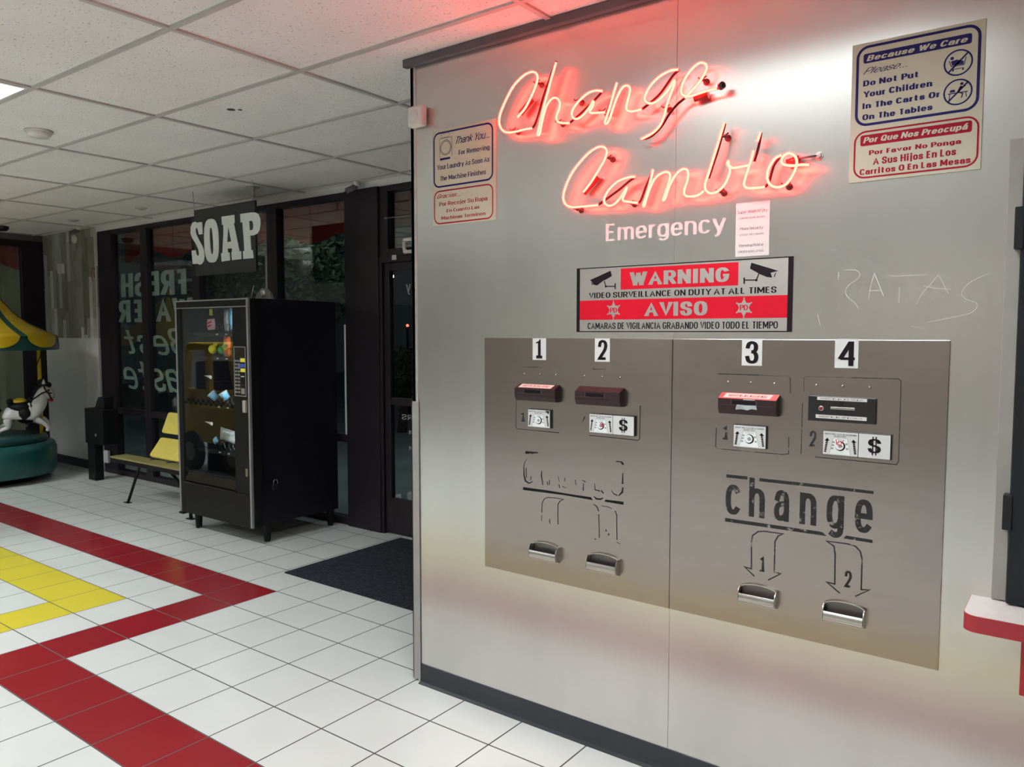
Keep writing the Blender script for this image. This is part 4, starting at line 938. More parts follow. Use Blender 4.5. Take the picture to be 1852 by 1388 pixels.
# printing on panel B
def pl(f, pts): return [P2(f, *q, YF_) for q in pts]
for s_, bl, tr, wt in (('c', (357,343),(453,168),.2), ('h', (503,360),(607,128),.2), ('a', (660,383),(762,203),.2), ('n', (820,406),(930,222),.2), ('g', (988,430),(1103,236),.2), ('e', (1165,456),(1283,262),.2)):
    m = MB(); x0, zz0 = P2(z8, *bl); x1, zz1 = P2(z8, *tr); m.text(s_, x0, x1, zz0, zz1, YT, wt); m.build('printed_letter', M['print_worn'], pB)
for q in ([(360,98),(492,112),(492,131),(360,118)], [(567,122),(900,158),(900,178),(567,142)], [(900,158),(1283,204),(1283,222),(900,178)], [(352,372),(960,460),(988,486),(352,394)], [(1110,483),(1276,510),(1277,530),(1095,500)]): MB().flat(pl(z8, q), YT).build('printed_bar', M['print_worn'], pB)
for pts in ([(535,738),(475,680),(517,692),(517,520),(525,482),(560,458),(600,456),(715,472),(685,485),(665,520),(660,712),(702,722),(622,762)],
            [(1072,845),(990,775),(1040,787),(1042,600),(1035,550),(990,518),(1120,535),(1170,550),(1200,582),(1211,630),(1206,822),(1256,825),(1168,864)]):
    m = MB(); m.stroke(pl(z8, pts), .0042, YT); m.build('printed_arrow', M['print_line'], pB)
for fz, s_, bl, tr in ((z8, '1', (570, 705), (603, 612)), (z8, '2', (1098, 802), (1150, 706)), (z6, '1', (348, 694), (382, 606)), (z6, '2', (903, 738), (952, 640))):
    m = MB(); line(m, fz, s_, bl, tr, YT, .22)
    if s_ == '1': q0, q1 = P2(fz, *bl), P2(fz, *tr); m.flat([q0, (q1[0], q0[1]), (q1[0], q0[1]+.006), (q0[0], q0[1]+.006)], YT-.0001)
    m.build('printed_number', M['print_line'], pB)
for pts in ([(315,272),(580,280)], [(305,620),(300,740),(315,755),(730,792),(770,788),(772,680)], [(780,300),(782,400)], [(1150,297),(1480,305),(1495,320),(1490,500),(1478,840),(1465,858),(1240,836),(940,808)], [(860,460),(850,790)]):
    m = MB(); m.stroke(pl(z6, pts), .0022, YT); m.build('printed_outline', M['print_line'], pB)
m = MB(); m.stroke(pl(z6, [(320,275),(770,288),(782,300)]), .0012, YT); m.stroke(pl(z6, [(870,400),(868,300),(880,290),(1150,297)]), .0012, YT); m.build('faint_outline', M['print_faint'], pB)
# printing left on panel A
for q in ([(372,75),(475,85),(478,93),(440,95),(425,101),(415,92),(400,99),(372,97)], [(1130,158),(1180,162),(1194,178),(1194,192),(1182,190),(1170,170),(1130,166)], [(352,377),(560,405),(720,432),(920,462),(935,486),(700,445),(352,400)], [(1042,482),(1192,500),(1192,525),(1035,498)]): MB().flat(pl(z7, q), YT).build('printed_bar', M['ink'], pA)
m = MB()
for pts, w_ in (([(385,142),(366,165),(358,210),(360,280),(372,325),(400,345),(432,332)], [.001,.002,.003,.006,.007,.005,.003]), ([(378,215),(380,300)], .003), ([(418,285),(416,320)], .0025), ([(508,240),(505,280),(518,360)], [.002,.005,.003]), ([(553,330),(560,362)], .003), ([(572,318),(572,358)], .003),
                ([(645,285),(655,330)], .001), ([(700,300),(700,330)], .002), ([(652,355),(658,385)], .003), ([(680,370),(712,386)], .002), ([(788,315),(795,360)], .002), ([(850,320),(875,335)], .003), ([(858,345),(855,405)], [.002,.004,.003]), ([(950,345),(955,400),(995,410)], [.001,.003,.004]), ([(1005,405),(1025,430)], .004),
                ([(945,455),(965,475),(1000,478),(1022,468)], [.003,.006,.006,.003]), ([(1187,260),(1185,350)], [.003,.006]), ([(1092,405),(1110,432),(1140,446)], [.001,.003,.004]), ([(1188,378),(1182,420),(1150,450)], [.004,.007,.003])):
    m.stroke(pl(z7, pts), w_, YT)
m.build('printed_word', M['ink'], pA, label='scraps left of the worn-off word')
for grp in ([([(508,660),(507,610)], .0015), ([(508,590),(512,510),(530,475),(555,463),(620,467),(690,480),(660,495),(645,520),(643,600),(645,690)], .0028), ([(577,640),(573,662),(579,684)], [.001,.004,.001])],
            [([(942,520),(970,540),(985,580)], [.002,.004,.003]), ([(985,605),(988,700),(990,802)], .0026), ([(1008,534),(1060,542),(1095,556)], .0018), ([(1122,575),(1136,610),(1136,700),(1138,820)], .0030), ([(1135,838),(1165,855)], .0015), ([(950,810),(962,816)], .003), ([(1045,730),(1048,750)], .003), ([(1070,765),(1068,782)], .004)]):
    m = MB()
    for pts, w_ in grp: m.stroke(pl(z7, pts), w_, YT)
    m.build('printed_arrow', M['ink'], pA)
for pts, w_ in (([(375,330),(495,333),(560,336)], [.0006,.0016,.001]), ([(1037,348),(1165,352)], [.002,.0006]), ([(328,590),(325,895),(340,905),(725,942)], [.0008,.0016,.0016,.0026]), ([(1482,690),(1475,1000),(1462,1012),(1008,966)], .0022)): MB().stroke(pl(z5, pts), w_, YT).build('printed_outline', M['ink'], pA)
m = MB(); line(m, z5, '1', (374, 836), (408, 752), YT, .22); m.flat(pl(z5, [(374,828),(408,830),(408,838),(374,836)]), YT-.0001); m.build('printed_number', M['print_line'], pA); m = MB(); m.flat(pl(z5, [(968,785),(968,800),(942,850),(955,800)]), YT); m.build('printed_number', M['print_line'], pA)

# ================================================================ RIGHT EDGE: hatch and counter
t = thing('wall_hatch', 'black metal hatch in a grey frame at the right edge above counter', 'hatch', (.3, YW, .85))
m = MB().box(-.192, -.158, YW-.016, YW-.0003, .846, 2.093).box(-.158, .9, YW-.016, YW-.0003, 2.06, 2.093).box(.87, .9, YW-.016, YW-.0003, .846, 2.06)
m.build('frame', M['grey_frame'], t, bevel=.0015)
MB().box(-.156, .868, YW-.045, YW-.0003, .848, 2.055).build('door_panel', M['dark_metal'], t, bevel=.003)
for za, zb_ in ((1.80, 1.91), (1.05, 1.145)): MB().box(-.172, -.150, YW-.052, YW-.0165, za, zb_).build('hinge', M['dark_metal'], t, bevel=.002)
t = thing('counter', 'white laminate counter with rounded red edge at the right edge', 'counter', (.4, YW, .6))
def cpoly(g_):
    r = .035; xs, yf = -.242+g_, 2.305+g_; P = [(1.2, YW-.0005), (xs, YW-.0005)]
    for k in range(9): q = PI+PI/2*k/8; P.append((xs+r+r*math.cos(q), yf+r+r*math.sin(q)))
    P.append((1.2, yf)); return P
MB().prismz(cpoly(.0015), .80, .843).build('top', M['white_lam'], t)
P = cpoly(0); Q = cpoly(.0014); n = len(P)-1; m = MB(); vs = []
for q in P[1:]: vs.append((q[0], q[1], .798))
for q in P[1:]: vs.append((q[0], q[1], .8415))
for q in Q[1:]: vs.append((q[0], q[1], .798))
for q in Q[1:]: vs.append((q[0], q[1], .8415))
m.add(vs, [(i_, i_+1, n+i_+1, n+i_) for i_ in range(n-1)]+[(n+i_, n+i_+1, 3*n+i_+1, 3*n+i_) for i_ in range(n-1)]+[(i_, 2*n+i_, 2*n+i_+1, i_+1) for i_ in range(n-1)]); m.build('edge_band', M['red_lam'], t)
MB().box(-.112, -.085, 2.34, YW-.0005, .645, .798).build('bracket', M['red_lam'], t, bevel=.002)
MB().box(.75, .78, 2.34, YW-.0005, .645, .798).build('bracket', M['red_lam'], t, bevel=.002)

# ================================================================ DOOR AREA
o = MB().box(-4.19, -2.47, 3.115, 4.19, .0, .009).build('floor_mat', M['mat'], bevel=.003); tag(o, 'charcoal carpet mat on the tiles in front of the door', 'mat')
zd = zoom(640, 690, 4.4769)
YG = YB+.0195
M['faded_letters'] = mat('faded_glass_letters', (.30, .31, .32), .7)
def door_word(body, x, w_, z0, z1):
    o = MB().text(body, x, x+w_, z0, z1, YG, .15, mirror=True).build('glass_lettering', M['faded_letters'], leaf_); return o
leaf_ = [o for o in bpy.data.objects if o.parent == d][1]
door_word('HOURS', P2(zd, 375, 310, YB)[0], .29, P2(zd, 375, 310, YB)[1], P2(zd, 375, 268, YB)[1])
for yy0, yy1 in ((432, 398), (560, 527)): door_word('PM', P2(zd, 432, 400, YB)[0], .10, P2(zd, 432, yy0, YB)[1], P2(zd, 432, yy1, YB)[1])
z_ = at(735, 529, YB).z; door_word('Emergency', at(731, 525, YB).x, .47, z_, z_+(at(735, 514, YB).z-z_)/XH)
a = at(731, 434, YB-.04); b = at(731, 456, YB-.04)
m = MB().tube([(-3.3, YB-.04, a.z), (a.x+.02, YB-.04, a.z), (a.x, YB-.04, a.z-.02), (a.x, YB-.04, b.z+.02), (a.x+.02, YB-.04, b.z), (-3.3, YB-.04, b.z)], .014, 10)
m.ball((a.x+.01, YB-.04, a.z-.004), .019, n=12).ball((a.x+.01, YB-.04, b.z+.004), .019, n=12)
o = m.build('white_pipe', M['white_plastic']); tag(o, 'white bent pipe handle over the door by the steel wall corner', 'pipe')
a = at(715, 466, YB-.012); o = MB().box(a.x-.025, a.x+.02, YB-.024, YB-.0205, a.z-.018, a.z+.018).build('sticker', M['white']); tag(o, 'tiny white sticker on the door head', 'sticker')
a = at(700, 393, YB); m = MB().tube([(a.x, YB-.013, 2.452), (-3.2, YB-.013, 2.462)], .003, 6).lathe([(.008, 0), (.008, .012)], (a.x, YB-.012, 2.452), 8, axis=(0, -1, 0)); o = m.build('wire_rod', M['alu']); tag(o, 'thin pale rod across the dark transom over the door', 'rod')
o = MB().box(-4.845, -4.812, YB-.016, YB-.0105, .75, 1.645).build('white_strip', M['white']); tag(o, 'tall narrow white strip on the window frame right of the vending machine', 'strip')
o = MB().box(-5.92, -5.862, YB+.022, YB+.0275, 1.93, 2.265).build('poster', mat('pale_poster', (.34, .42, .44), .6)); tag(o, 'pale poster edge on the glass right of the soap sign', 'poster')

# lettering on the outside of the window glass, reversed from here
YG = YB+.036
for body, x0, x1, z0, z1, wt, sh, lab in (('FRESH', -8.52, -7.225, 1.963, 2.215, .27, 0, 'reversed white capitals FRESH, top line on the left windows'), ('WATER', -8.60, -7.12, 1.69, 1.93, .27, 0, 'reversed white capitals WATER, second line on the left windows'),
                                ('Best', -8.50, -7.16, 1.345, 1.625, .13, .3, 'reversed slanted white word Best, third line on the left windows'), ('Taste', -8.53, -7.13, .965, 1.29, .13, .3, 'reversed slanted white word Taste, lowest line on the left windows')):
    o = MB().text(body, x0, x1, z0, z1, YG, wt, sh, mirror=True).build('window_lettering', M['glass_letter']); tag(o, lab, 'lettering', 'words painted on the left windows')

# small fittings on the planked corner
def onplank(px, py): return at(px, py, YB-.012)
a = onplank(108, 478); b = onplank(117.5, 495)
t = thing('wall_sensor', 'small white box on the grey plank wall above the carousel', 'sensor', ((a.x+b.x)/2, YB-.012, b.z)); MB().box(a.x, b.x, YB-.045, YB-.0122, b.z, a.z).build('case', M['white_plastic'], t, bevel=.008)
a = onplank(136, 433); o = MB().lathe([(.0005, .028), (.04, .026), (.048, .01), (.048, .0003)], (a.x, YB-.012, a.z), 20, axis=(0, -1, 0)).build('wall_disc', M['white_plastic']); tag(o, 'small round white disc high on the grey plank wall', 'disc')
a = onplank(169, 497); P = [(a.x+.055*math.cos(q)*.9, a.z+.075*math.sin(q)) for q in [PI*.22+k*.3 for k in range(14)]]
m = MB().stroke(P, .012, YB-.0128).stroke([(a.x, a.z+.02), (a.x+.03, a.z+.01), (a.x+.02, a.z-.03)], .01, YB-.0128); o = m.build('red_mark', M['print_red'] if 'print_red' in M else mat('dark_red_paint', (.16, .03, .03), .7)); tag(o, 'dark red curled mark on the plank wall by the white corner strip', 'mark')

# ================================================================ SOAP SIGN
M['sign_board'] = mat('charcoal_board', (.022, .025, .026), .5)
YSO = 3.65
a = at(352, 381, YSO); b = at(467, 490, YSO); zt = (at(352, 380, YSO).z+at(457, 363, YSO).z)/2; zbm = (at(361, 500, YSO).z+at(467, 489, YSO).z)/2
xl, xr2 = at(352, 440, YSO).x, at(462, 440, YSO).x
t = thing('hanging_sign', 'black hanging sign with big white letters SOAP above the vending machine', 'sign', ((xl+xr2)/2, YSO, zbm))
MB().box(xl, xr2, YSO, YSO+.02, zbm, zt).build('board', M['sign_board'], t, bevel=.002)
zo = zoom(320, 340, 6.939)
def slab(pts): return [P2(zo, *q, YSO-.004) for q in pts]
def letter(polys, holes=()):
    m = MB()
    for q in polys: m.prism(slab(q), YSO-.004, YSO-.0002)
    m.build('letter', M['letter_white'], t)
def band(outer, inner):
    """ring letter: two closed outlines with the same number of points"""
    o_ = slab(outer); i_ = slab(inner); n = len(o_); m = MB(); vs = []
    for y in (YSO-.004, YSO-.0002): vs += [(x, y, z) for x, z in o_]+[(x, y, z) for x, z in i_]
    fs = []
    for k in range(n):
        k2 = (k+1) % n; fs += [(k, k2, n+k2, n+k), (k, 2*n+k, 2*n+k2, k2), (n+k, n+k2, 3*n+k2, 3*n+k)]
    m.add(vs, fs); return m
letter([[(312,428),(320,580),(275,585),(262,530),(245,495),(232,520),(240,580),(275,650),(320,735),(340,790),(345,860),(335,920),(310,955),(280,965),(250,945),(242,955),(197,955),(182,788),(232,782),(245,840),(265,862),(276,830),(268,770),(235,700),(190,630),(168,570),(172,490),(195,435),(228,425),(258,440),(272,432)]])
def ell(cx, cy, rx, ry, n=28, p=1.0, lean=0): 
    out = []
    for k in range(n):
        q = 2*PI*k/n; c_, s_ = math.cos(q), math.sin(q); x = rx*math.copysign(abs(c_)**p, c_); y = ry*math.copysign(abs(s_)**p, s_); out.append((cx+x+lean*y, cy+y-.06*x))
    return out
band(ell(432, 663, 92, 275, p=.72, lean=.035), ell(432, 665, 20, 168, p=.8, lean=.06)).build('letter', M['letter_white'], t)
letter([[(558,362),(720,338),(725,440),(712,443),(785,795),(805,795),(808,893),(690,908),(682,805),(692,800),(688,757),(635,765),(638,808),(658,812),(665,910),(560,925),(553,822),(570,815),(582,580),(582,462),(565,465)],
        ][:1])
letter([[(792,328),(930,308),(985,308),(1020,330),(1042,380),(1048,450),(1035,530),(1005,575),(960,596),(918,600),(922,650),(930,780),(950,780),(960,882),(832,893),(826,795),(845,792),(838,650),(820,430),(798,433)]])
MB().prism([P2(zo, *q, YSO-.004) for q in [(908,418),(930,412),(945,420),(953,440),(957,480),(954,515),(945,524),(935,530),(915,533),(912,480)]], YSO-.0046, YSO-.0041).build('letter_counter', M['sign_board'], t)
# dark counter of the A, standing a hair proud of the letter face
m = MB().prism([P2(zo, *q, YSO-.004) for q in ((645,490),(680,672),(632,680))], YSO-.0046, YSO-.0041); m.build('letter_counter', M['sign_board'], t)
for px0, py0, px1, py1 in ((352, 381, 347, 343), (457, 364, 457, 336)):
    q0 = at(px0, py0, YSO+.01); q1 = Vector((q0.x-(.02 if px0 < 400 else 0), YSO+.01, ZC+.004)); MB().tube([q0+Vector((0, 0, -.01)), q1], .0022, 6).build('wire', M['alu_dark'], t)

# ================================================================ VENDING MACHINE
VX0, VX1, VY0, VY1, VZ0, VZ1 = -5.858, -4.885, 3.36, 4.19, .137, 1.83
v = thing('vending_machine', 'tall black glass-front soap vending machine on short legs by the window', 'vending machine', ((VX0+VX1)/2, (VY0+VY1)/2, 0))
cb = MB()
cx0, cx1, cy0 = VX0+.012, VX1-.018, VY0+.10
cb.box(cx0, cx0+.03, cy0, VY1, VZ0, VZ1).box(cx1-.03, cx1, cy0, VY1, VZ0, VZ1).box(cx0+.03, cx1-.03, VY1-.03, VY1, VZ0, VZ1).box(cx0+.03, cx1-.03, cy0, VY1-.03, VZ1-.03, VZ1).box(cx0+.03, cx1-.03, cy0, VY1-.03, VZ0, VZ0+.28)
cb.build('cabinet', M['black2'], v, bevel=.004)
gx0, gx1, gz0, gz1 = -5.785, -5.085, .475, 1.765
dr = MB()
dr.box(VX0+.02, VX1-.02, VY0+.003, cy0-.004, gz1, VZ1-.004).box(VX0+.02, gx0, VY0+.003, cy0-.004, VZ0, gz1).box(gx1, VX1-.02, VY0+.003, cy0-.004, .39, gz1)
dr.box(gx0, gx1, VY0+.04, cy0-.004, .385, .475).box(gx0, VX1-.02, VY0+.003, cy0-.004, VZ0, .385)
dr.box(VX1-.02, VX1-.001, VY0+.0205, cy0-.004, VZ0, VZ1-.004).box(VX0+.001, VX0+.02, VY0+.0205, cy0-.004, VZ0, VZ1-.004)
door = dr.build('door', M['black'], v, bevel=.002)
MB().box(VX0, VX0+.02, VY0, VY0+.02, VZ0, VZ1).build('silver_trim', M['silver'], door, bevel=.003)
MB().box(VX1-.02, VX1, VY0-.002, VY0+.02, VZ0, VZ1+.002).build('silver_trim', M['silver'], door, bevel=.003)
MB().box(VX0+.02, VX1-.02, VY0, VY0+.012, VZ1-.010, VZ1).build('silver_trim', M['silver'], door, bevel=.001)
MB().box(VX0+.02, VX1-.02, VY0, VY0+.003, gz1+.002, gz1+.009).build('silver_trim', M['silver'], door)
MB().box(gx0, gx1, VY0+.012, VY0+.017, gz0, gz1).build('display_glass', M['vglass'], door)
MB().prismx([(VY0+.004, .40), (VY0+.012, .40), (VY0+.032, .468), (VY0+.024, .468)], gx0+.01, gx1-.01).build('delivery_flap', M['black_gloss'], door)
MB().box(gx0-.005, gx1+.005, VY0-.006, VY0+.02, .383, .391).build('flap_ledge', M['black_gloss'], door, bevel=.001)
kp = MB().box(-5.056, -4.912, VY0-.006, VY0+.003, 1.112, 1.478).build('keypad', M['black_gloss'], door, bevel=.004)
m = MB()
for a in ((-5.056, -4.912, 1.472, 1.478), (-5.056, -4.912, 1.112, 1.118)): m.box(a[0], a[1], VY0-.009, VY0-.005, a[2], a[3])
for a in ((-5.056, -5.050), (-4.918, -4.912)): m.box(a[0], a[1], VY0-.009, VY0-.005, 1.118, 1.472)
m.build('keypad_rim', M['silver'], kp)
for r_ in range(10):
    for c_ in range(2):
        x_ = -5.046+c_*.034; z_ = 1.365-r_*.0255; MB().box(x_, x_+.026, VY0-.010, VY0-.005, z_, z_+.014).build('key', M['grey_button'], kp, bevel=.002)
MB().box(-5.04, -4.925, VY0-.008, VY0-.005, 1.42, 1.452).build('display', M['black_gloss'], kp)
MB().box(-4.978, -4.922, VY0-.008, VY0-.005, 1.365, 1.392).build('yellow_label', M['display_yellow'], kp)
MB().box(-5.004, -4.922, VY0-.0085, VY0-.0055, 1.325, 1.352).build('blue_label', M['display_blue'], kp)
MB().box(-4.978, -4.922, VY0-.008, VY0-.005, 1.292, 1.318).build('yellow_label', M['display_yellow'], kp)
MB().box(-4.978, -4.922, VY0-.009, VY0-.005, 1.20, 1.25).build('bill_slot', M['black'], kp, bevel=.001); MB().box(-4.972, -4.93, VY0-.010, VY0-.0085, 1.256, 1.262).build('slot_mark', M['white'], kp)
MB().box(-4.974, -4.93, VY0-.009, VY0-.005, 1.13, 1.172).build('coin_slot', M['grey_button'], kp, bevel=.001)
MB().box(-4.948, -4.914, VY0-.022, VY0+.003, .995, 1.085).build('door_handle', M['alu'], door, bevel=.006); MB().box(-4.952, -4.925, VY0-.003, VY0+.003, .52, .58).build('coin_return', mat('dull_brass', (.25, .24, .15), .4, .5), door, bevel=.002)
# the lit inside
MB().box(cx0+.031, cx1-.031, VY1-.05, VY1-.032, VZ0+.29, VZ1-.04).build('back_panel', M['black'], v)
lt = MB().tube([(gx1+.035, VY0+.14, .55), (gx1+.035, VY0+.14, 1.72)], .012, 10).build('inside_lamp', emit('machine_lamp', (.9, .97, 1.0), 70), v)
trays = [1.60, 1.355, 1.05, .665]
trays = [at(400, 650-(650-y_), 3.43).z for y_ in (601, 645, 733, 815)]
for k, z_ in enumerate(trays):
    tr = MB().box(gx0+.02, gx1-.005, VY0+.075, VY1-.06, z_-.03, z_-.022).build('shelf_tray', M['black'], v)
    MB().box(gx0+.02, gx1-.005, VY0+.07, VY0+.075, z_-.034, z_-.004).build('tray_edge', M['black_gloss'], tr)
    for c_ in range(3):
        x_ = gx1-.065-c_*.118; P = []
        for q in range(0, 61): P.append((x_+.040*math.cos(q*.62), VY0+.085+q*.0035, z_+.024+.040*math.sin(q*.62)))
        MB().tube(P, .0025, 5).build('coil', M['coil'], tr)
        MB().box(x_-.012, x_-.004, VY0+.0685, VY0+.0698, z_-.022, z_-.012).box(x_+.002, x_+.014, VY0+.0685, VY0+.0698, z_-.022, z_-.012).build('price_tag', M['white'], tr)
for lx, ly in ((VX1-.06, VY0+.17), (VX0+.12, VY0+.09), (VX1-.06, VY1-.05), (VX0+.10, VY1-.05)):
    MB().tube([(lx, ly, 0), (lx, ly, .012), (lx, ly, .13), (lx, ly, .138)], [.022, .024, .032, .034], 12).build('leg', M['black'], v)
MB().box(VX0-.006, VX0+.05, VY0-.006, VY0+.05, VZ0-.018, VZ0-.001).build('hinge_foot', M['black'], v, bevel=.003)
# goods in the machine
YV = VY0+.12
def V3(px, py, y=YV): return at(px, py, y)
def pouch(name, px, py, w_, h_, m1, label, d_=.03, tilt=0, extra=None):
    c = V3(px, py); a = Vector((math.cos(tilt), 0, math.sin(tilt))); b = Vector((-math.sin(tilt), 0, math.cos(tilt))); vs = []; fs = []; n = 8
    for sgn in (-1, 1):
        for i_ in range(n+1):
            for j_ in range(n+1):
                u, w2 = i_/n*2-1, j_/n*2-1; th = d_*(1-u**4)*(1-w2**4)*.5+.001; vs.append(c+a*u*w_/2+b*w2*h_/2+Vector((0, sgn*th, 0)))
    for s_ in range(2):
        o_ = s_*(n+1)**2
        for i_ in range(n):
            for j_ in range(n): fs.append((o_+i_*(n+1)+j_, o_+(i_+1)*(n+1)+j_, o_+(i_+1)*(n+1)+j_+1, o_+i_*(n+1)+j_+1))
    t_ = thing(name, label, 'packet', (c.x, c.y, c.z-h_/2), 'goods in the vending machine'); o_ = MB().add(vs, fs, 0, True).build('wrapper', m1, t_)
    return t_, c
t_, c = pouch('detergent_bag', 411, 626, .075, .165, M['orange'], 'orange detergent bag on the second shelf of the vending machine', .04)
MB().flat(circle(c.x+.008, c.z, .030, 20), c.y-.0225).build('printed_disc', M['display_yellow'], t_)
MB().text('Tide', c.x-.024, c.x+.045, c.z-.014, c.z+.022, c.y-.0232, .16, .2).build('lettering', M['display_blue'], t_)
t_, c = pouch('soap_packet', 382, 587, .10, .085, M['pink'], 'pink and white soap packet on the top shelf of the vending machine', .035, .05)
MB().stroke([(c.x-.03, c.z-.02), (c.x+.03, c.z-.005)], .012, c.y-.0195).stroke([(c.x-.025, c.z+.005), (c.x+.035, c.z+.022)], .012, c.y-.0195).build('red_printing', M['red_vinyl'], t_)
pouch('sheet_packet', 410, 580, .055, .165, M['foil'], 'tall clear wrapped packet on the top shelf of the vending machine', .03)
pouch('sheet_packet', 419, 576, .045, .17, M['cyan'], 'tall pale blue packet at the right of the top shelf, vending machine', .03)
pouch('price_card', 381.5, 565, .042, .05, M['display_yellow'], 'small yellow card at the top of the vending machine window', .004)
pouch('laundry_bag', 412, 788, .20, .10, M['foil'], 'clear silver wrapped bag on the bottom shelf of the vending machine', .05, -.12)
pouch('blue_packet', 390, 797, .05, .05, M['cyan'], 'small pale blue packet on the bottom shelf of the vending machine', .03, .6)
def jug(px, py, m1, m2, label, r_=.036):
    c = V3(px, py); t_ = thing('detergent_bottle', label, 'bottle', (c.x, c.y, c.z-r_), 'goods in the vending machine')
    MB().ball(c, r_*1.05, r_*.9, r_, 16).build('body', m1, t_)
    MB().tube([c+Vector((.02, 0, .018)), c+Vector((.045, -.005, .04))], .014, 12).build('cap', m2, t_)
jug(385, 632, M['pod_yellow'], M['pod_yellow'], 'yellow detergent bottle on the second shelf of the vending machine')
jug(402, 633, M['pod_green'], M['pod_yellow'], 'green detergent bottle with yellow cap on the second shelf of the machine')
def cup(px, py, label, rot):
    c = V3(px, py); ax = Vector((math.cos(rot), -.5, math.sin(rot))).normalized(); t_ = thing('soap_cup', label, 'cup', (c.x, c.y, c.z-.03), 'goods in the vending machine')
    MB().lathe([(.001, -.03), (.027, -.03), (.034, .028), (.034, .031), (.030, .031)], c, 20, axis=ax).build('body', M['cyan'], t_); MB().lathe([(.036, .026), (.036, .034), (.001, .035)], c, 20, axis=ax).build('lid', M['white'], t_)
cup(387, 717, 'left pale blue cup on the third shelf of the vending machine', 2.2)
cup(407, 716, 'right pale blue cup on the third shelf of the vending machine', 1.9)
for px, py, lab in ((378, 682, 'white hook clip at the middle of the vending machine window'), (380, 766, 'white hook clip low in the vending machine window')):
    c = V3(px, py, VY0+.05); m = MB().tube([c+Vector((-.06, 0, .008)), c+Vector((-.02, 0, .004)), c+Vector((.02, 0, 0)), c+Vector((.026, 0, -.014))], [.003, .007, .012, .006], 8); o = m.build('hook_clip', M['white_plastic']); tag(o, lab, 'clip', 'white clips in the vending machine')
# padlock on the side, bracket on top
pk = at(490, 882, 3.56); xs_ = cx1+.012
t = thing('padlock', 'small brass and steel padlock on the side of the vending machine', 'padlock', (xs_, 3.56, .40))
MB().box(cx1+.002, cx1+.022, 3.545, 3.60, .395, .437).build('body', M['dark_metal'], t, bevel=.004)
P = [(xs_, 3.555, .43)]+[(xs_, 3.5725-.0175*math.cos(PI*k/8), .455+.018*math.sin(PI*k/8)) for k in range(9)]+[(xs_, 3.59, .43)]
MB().tube(P, .0042, 8).build('shackle', M['chrome'], t)
MB().box(cx1-.001, cx1+.006, 3.50, 3.578, .455, .475).build('hasp', M['black'], v)
a = at(468, 538, 3.62)
t = thing('metal_bracket', 'grey diamond shaped bracket with a rod on top of vending machine', 'bracket', (-5.05, 3.62, VZ1))
MB().prism([(-5.14, VZ1+.001), (-4.93, VZ1+.001), (-4.955, VZ1+.05), (-5.01, VZ1+.085), (-5.06, VZ1+.085), (-5.12, VZ1+.04)], 3.60, 3.625).build('plate', mat('worn_grey_metal', (.22, .21, .20), .5, .5), t, bevel=.003)
MB().lathe([(.028, .0), (.028, .008), (.012, .012), (.001, .012)], (-5.03, 3.60, VZ1+.045), 16, axis=(0, -1, 0)).build('boss', M['alu'], t)
MB().tube([(-5.19, 3.60, VZ1+.002), (-5.15, 3.60, VZ1+.11)], .004, 6).build('rod', M['alu'], t)

# ================================================================ BENCH
t = thing('bench', 'bench with yellow seat and backrest on sloping black legs by the window', 'bench', (-6.6, 3.75, 0))
MB().box(-7.43, -5.95, 3.57, 3.73, .392, .408).build('side_plank', M['olive'], t, bevel=.004)
MB().box(-7.425, -5.95, 3.575, 3.60, .352, .391).build('rail', M['black'], t, bevel=.003)
def pad(name, quad, th):
    """quad: front-left, front-right, back-right, back-left, with rounded corners, slightly dished"""
    A, B, C_, D_ = [Vector(q) for q in quad]; nrm = (B-A).cross(D_-A).normalized(); n = 10; vs = []; fs = []
    P = rrect(0, 1, 0, 1, .10, 5); top = []
    for u, w2 in P: top.append((A*(1-u)+B*u)*(1-w2)+(D_*(1-u)+C_*u)*w2)
    m = MB(); k = len(top); vs = [p_+nrm*th/2 for p_ in top]+[p_-nrm*th/2 for p_ in top]
    m.add(vs, [list(range(k)), list(range(2*k-1, k-1, -1))]+[(i_, k+i_, k+(i_+1) % k, (i_+1) % k) for i_ in range(k)]); return m
s1 = at(270, 826, 3.72); s2 = at(292, 792, 3.92)
pad('seat', [s1, (s1.x+.62, 3.72, s1.z), (s2.x+.45, 3.92, s2.z), s2], .018).build('seat', M['yellow'], t, bevel=.003)
b1 = at(293, 783, 3.95); b2 = at(306, 746, 4.0)
pad('back', [b1, (b1.x+.50, 3.95, b1.z), (b2.x+.40, 4.0, b2.z), b2], .018).build('backrest', M['yellow'], t, bevel=.003)
for fx, tx, y0, y1 in ((-7.106, -6.93, 3.567, 3.60), (-6.05, -6.15, 3.567, 3.60), (-6.72, -6.70, 3.98, 3.72), (-6.05, -6.15, 3.98, 3.72)):
    m = MB().tube([(fx, y0, .006), (tx, y1, .37)], .017, 4); m.box(fx-.05, fx+.03, y0-.02, y0+.02, 0, .007); m.build('leg', M['black'], t)
MB().box(-7.15, -6.6, 3.60, 3.70, .372, .391).build('cross_bar', M['black'], t, bevel=.003)
for xx in (s1.x+.12, s1.x+.40): MB().tube([(xx-.03, 3.68, .40), (xx, 3.78, s1.z-.005), (xx+.06, 3.92, s2.z-.03), (xx+.10, 3.985, b1.z), (xx+.10, 4.015, b2.z-.06)], .013, 8).build('bracket', M['black'], t)

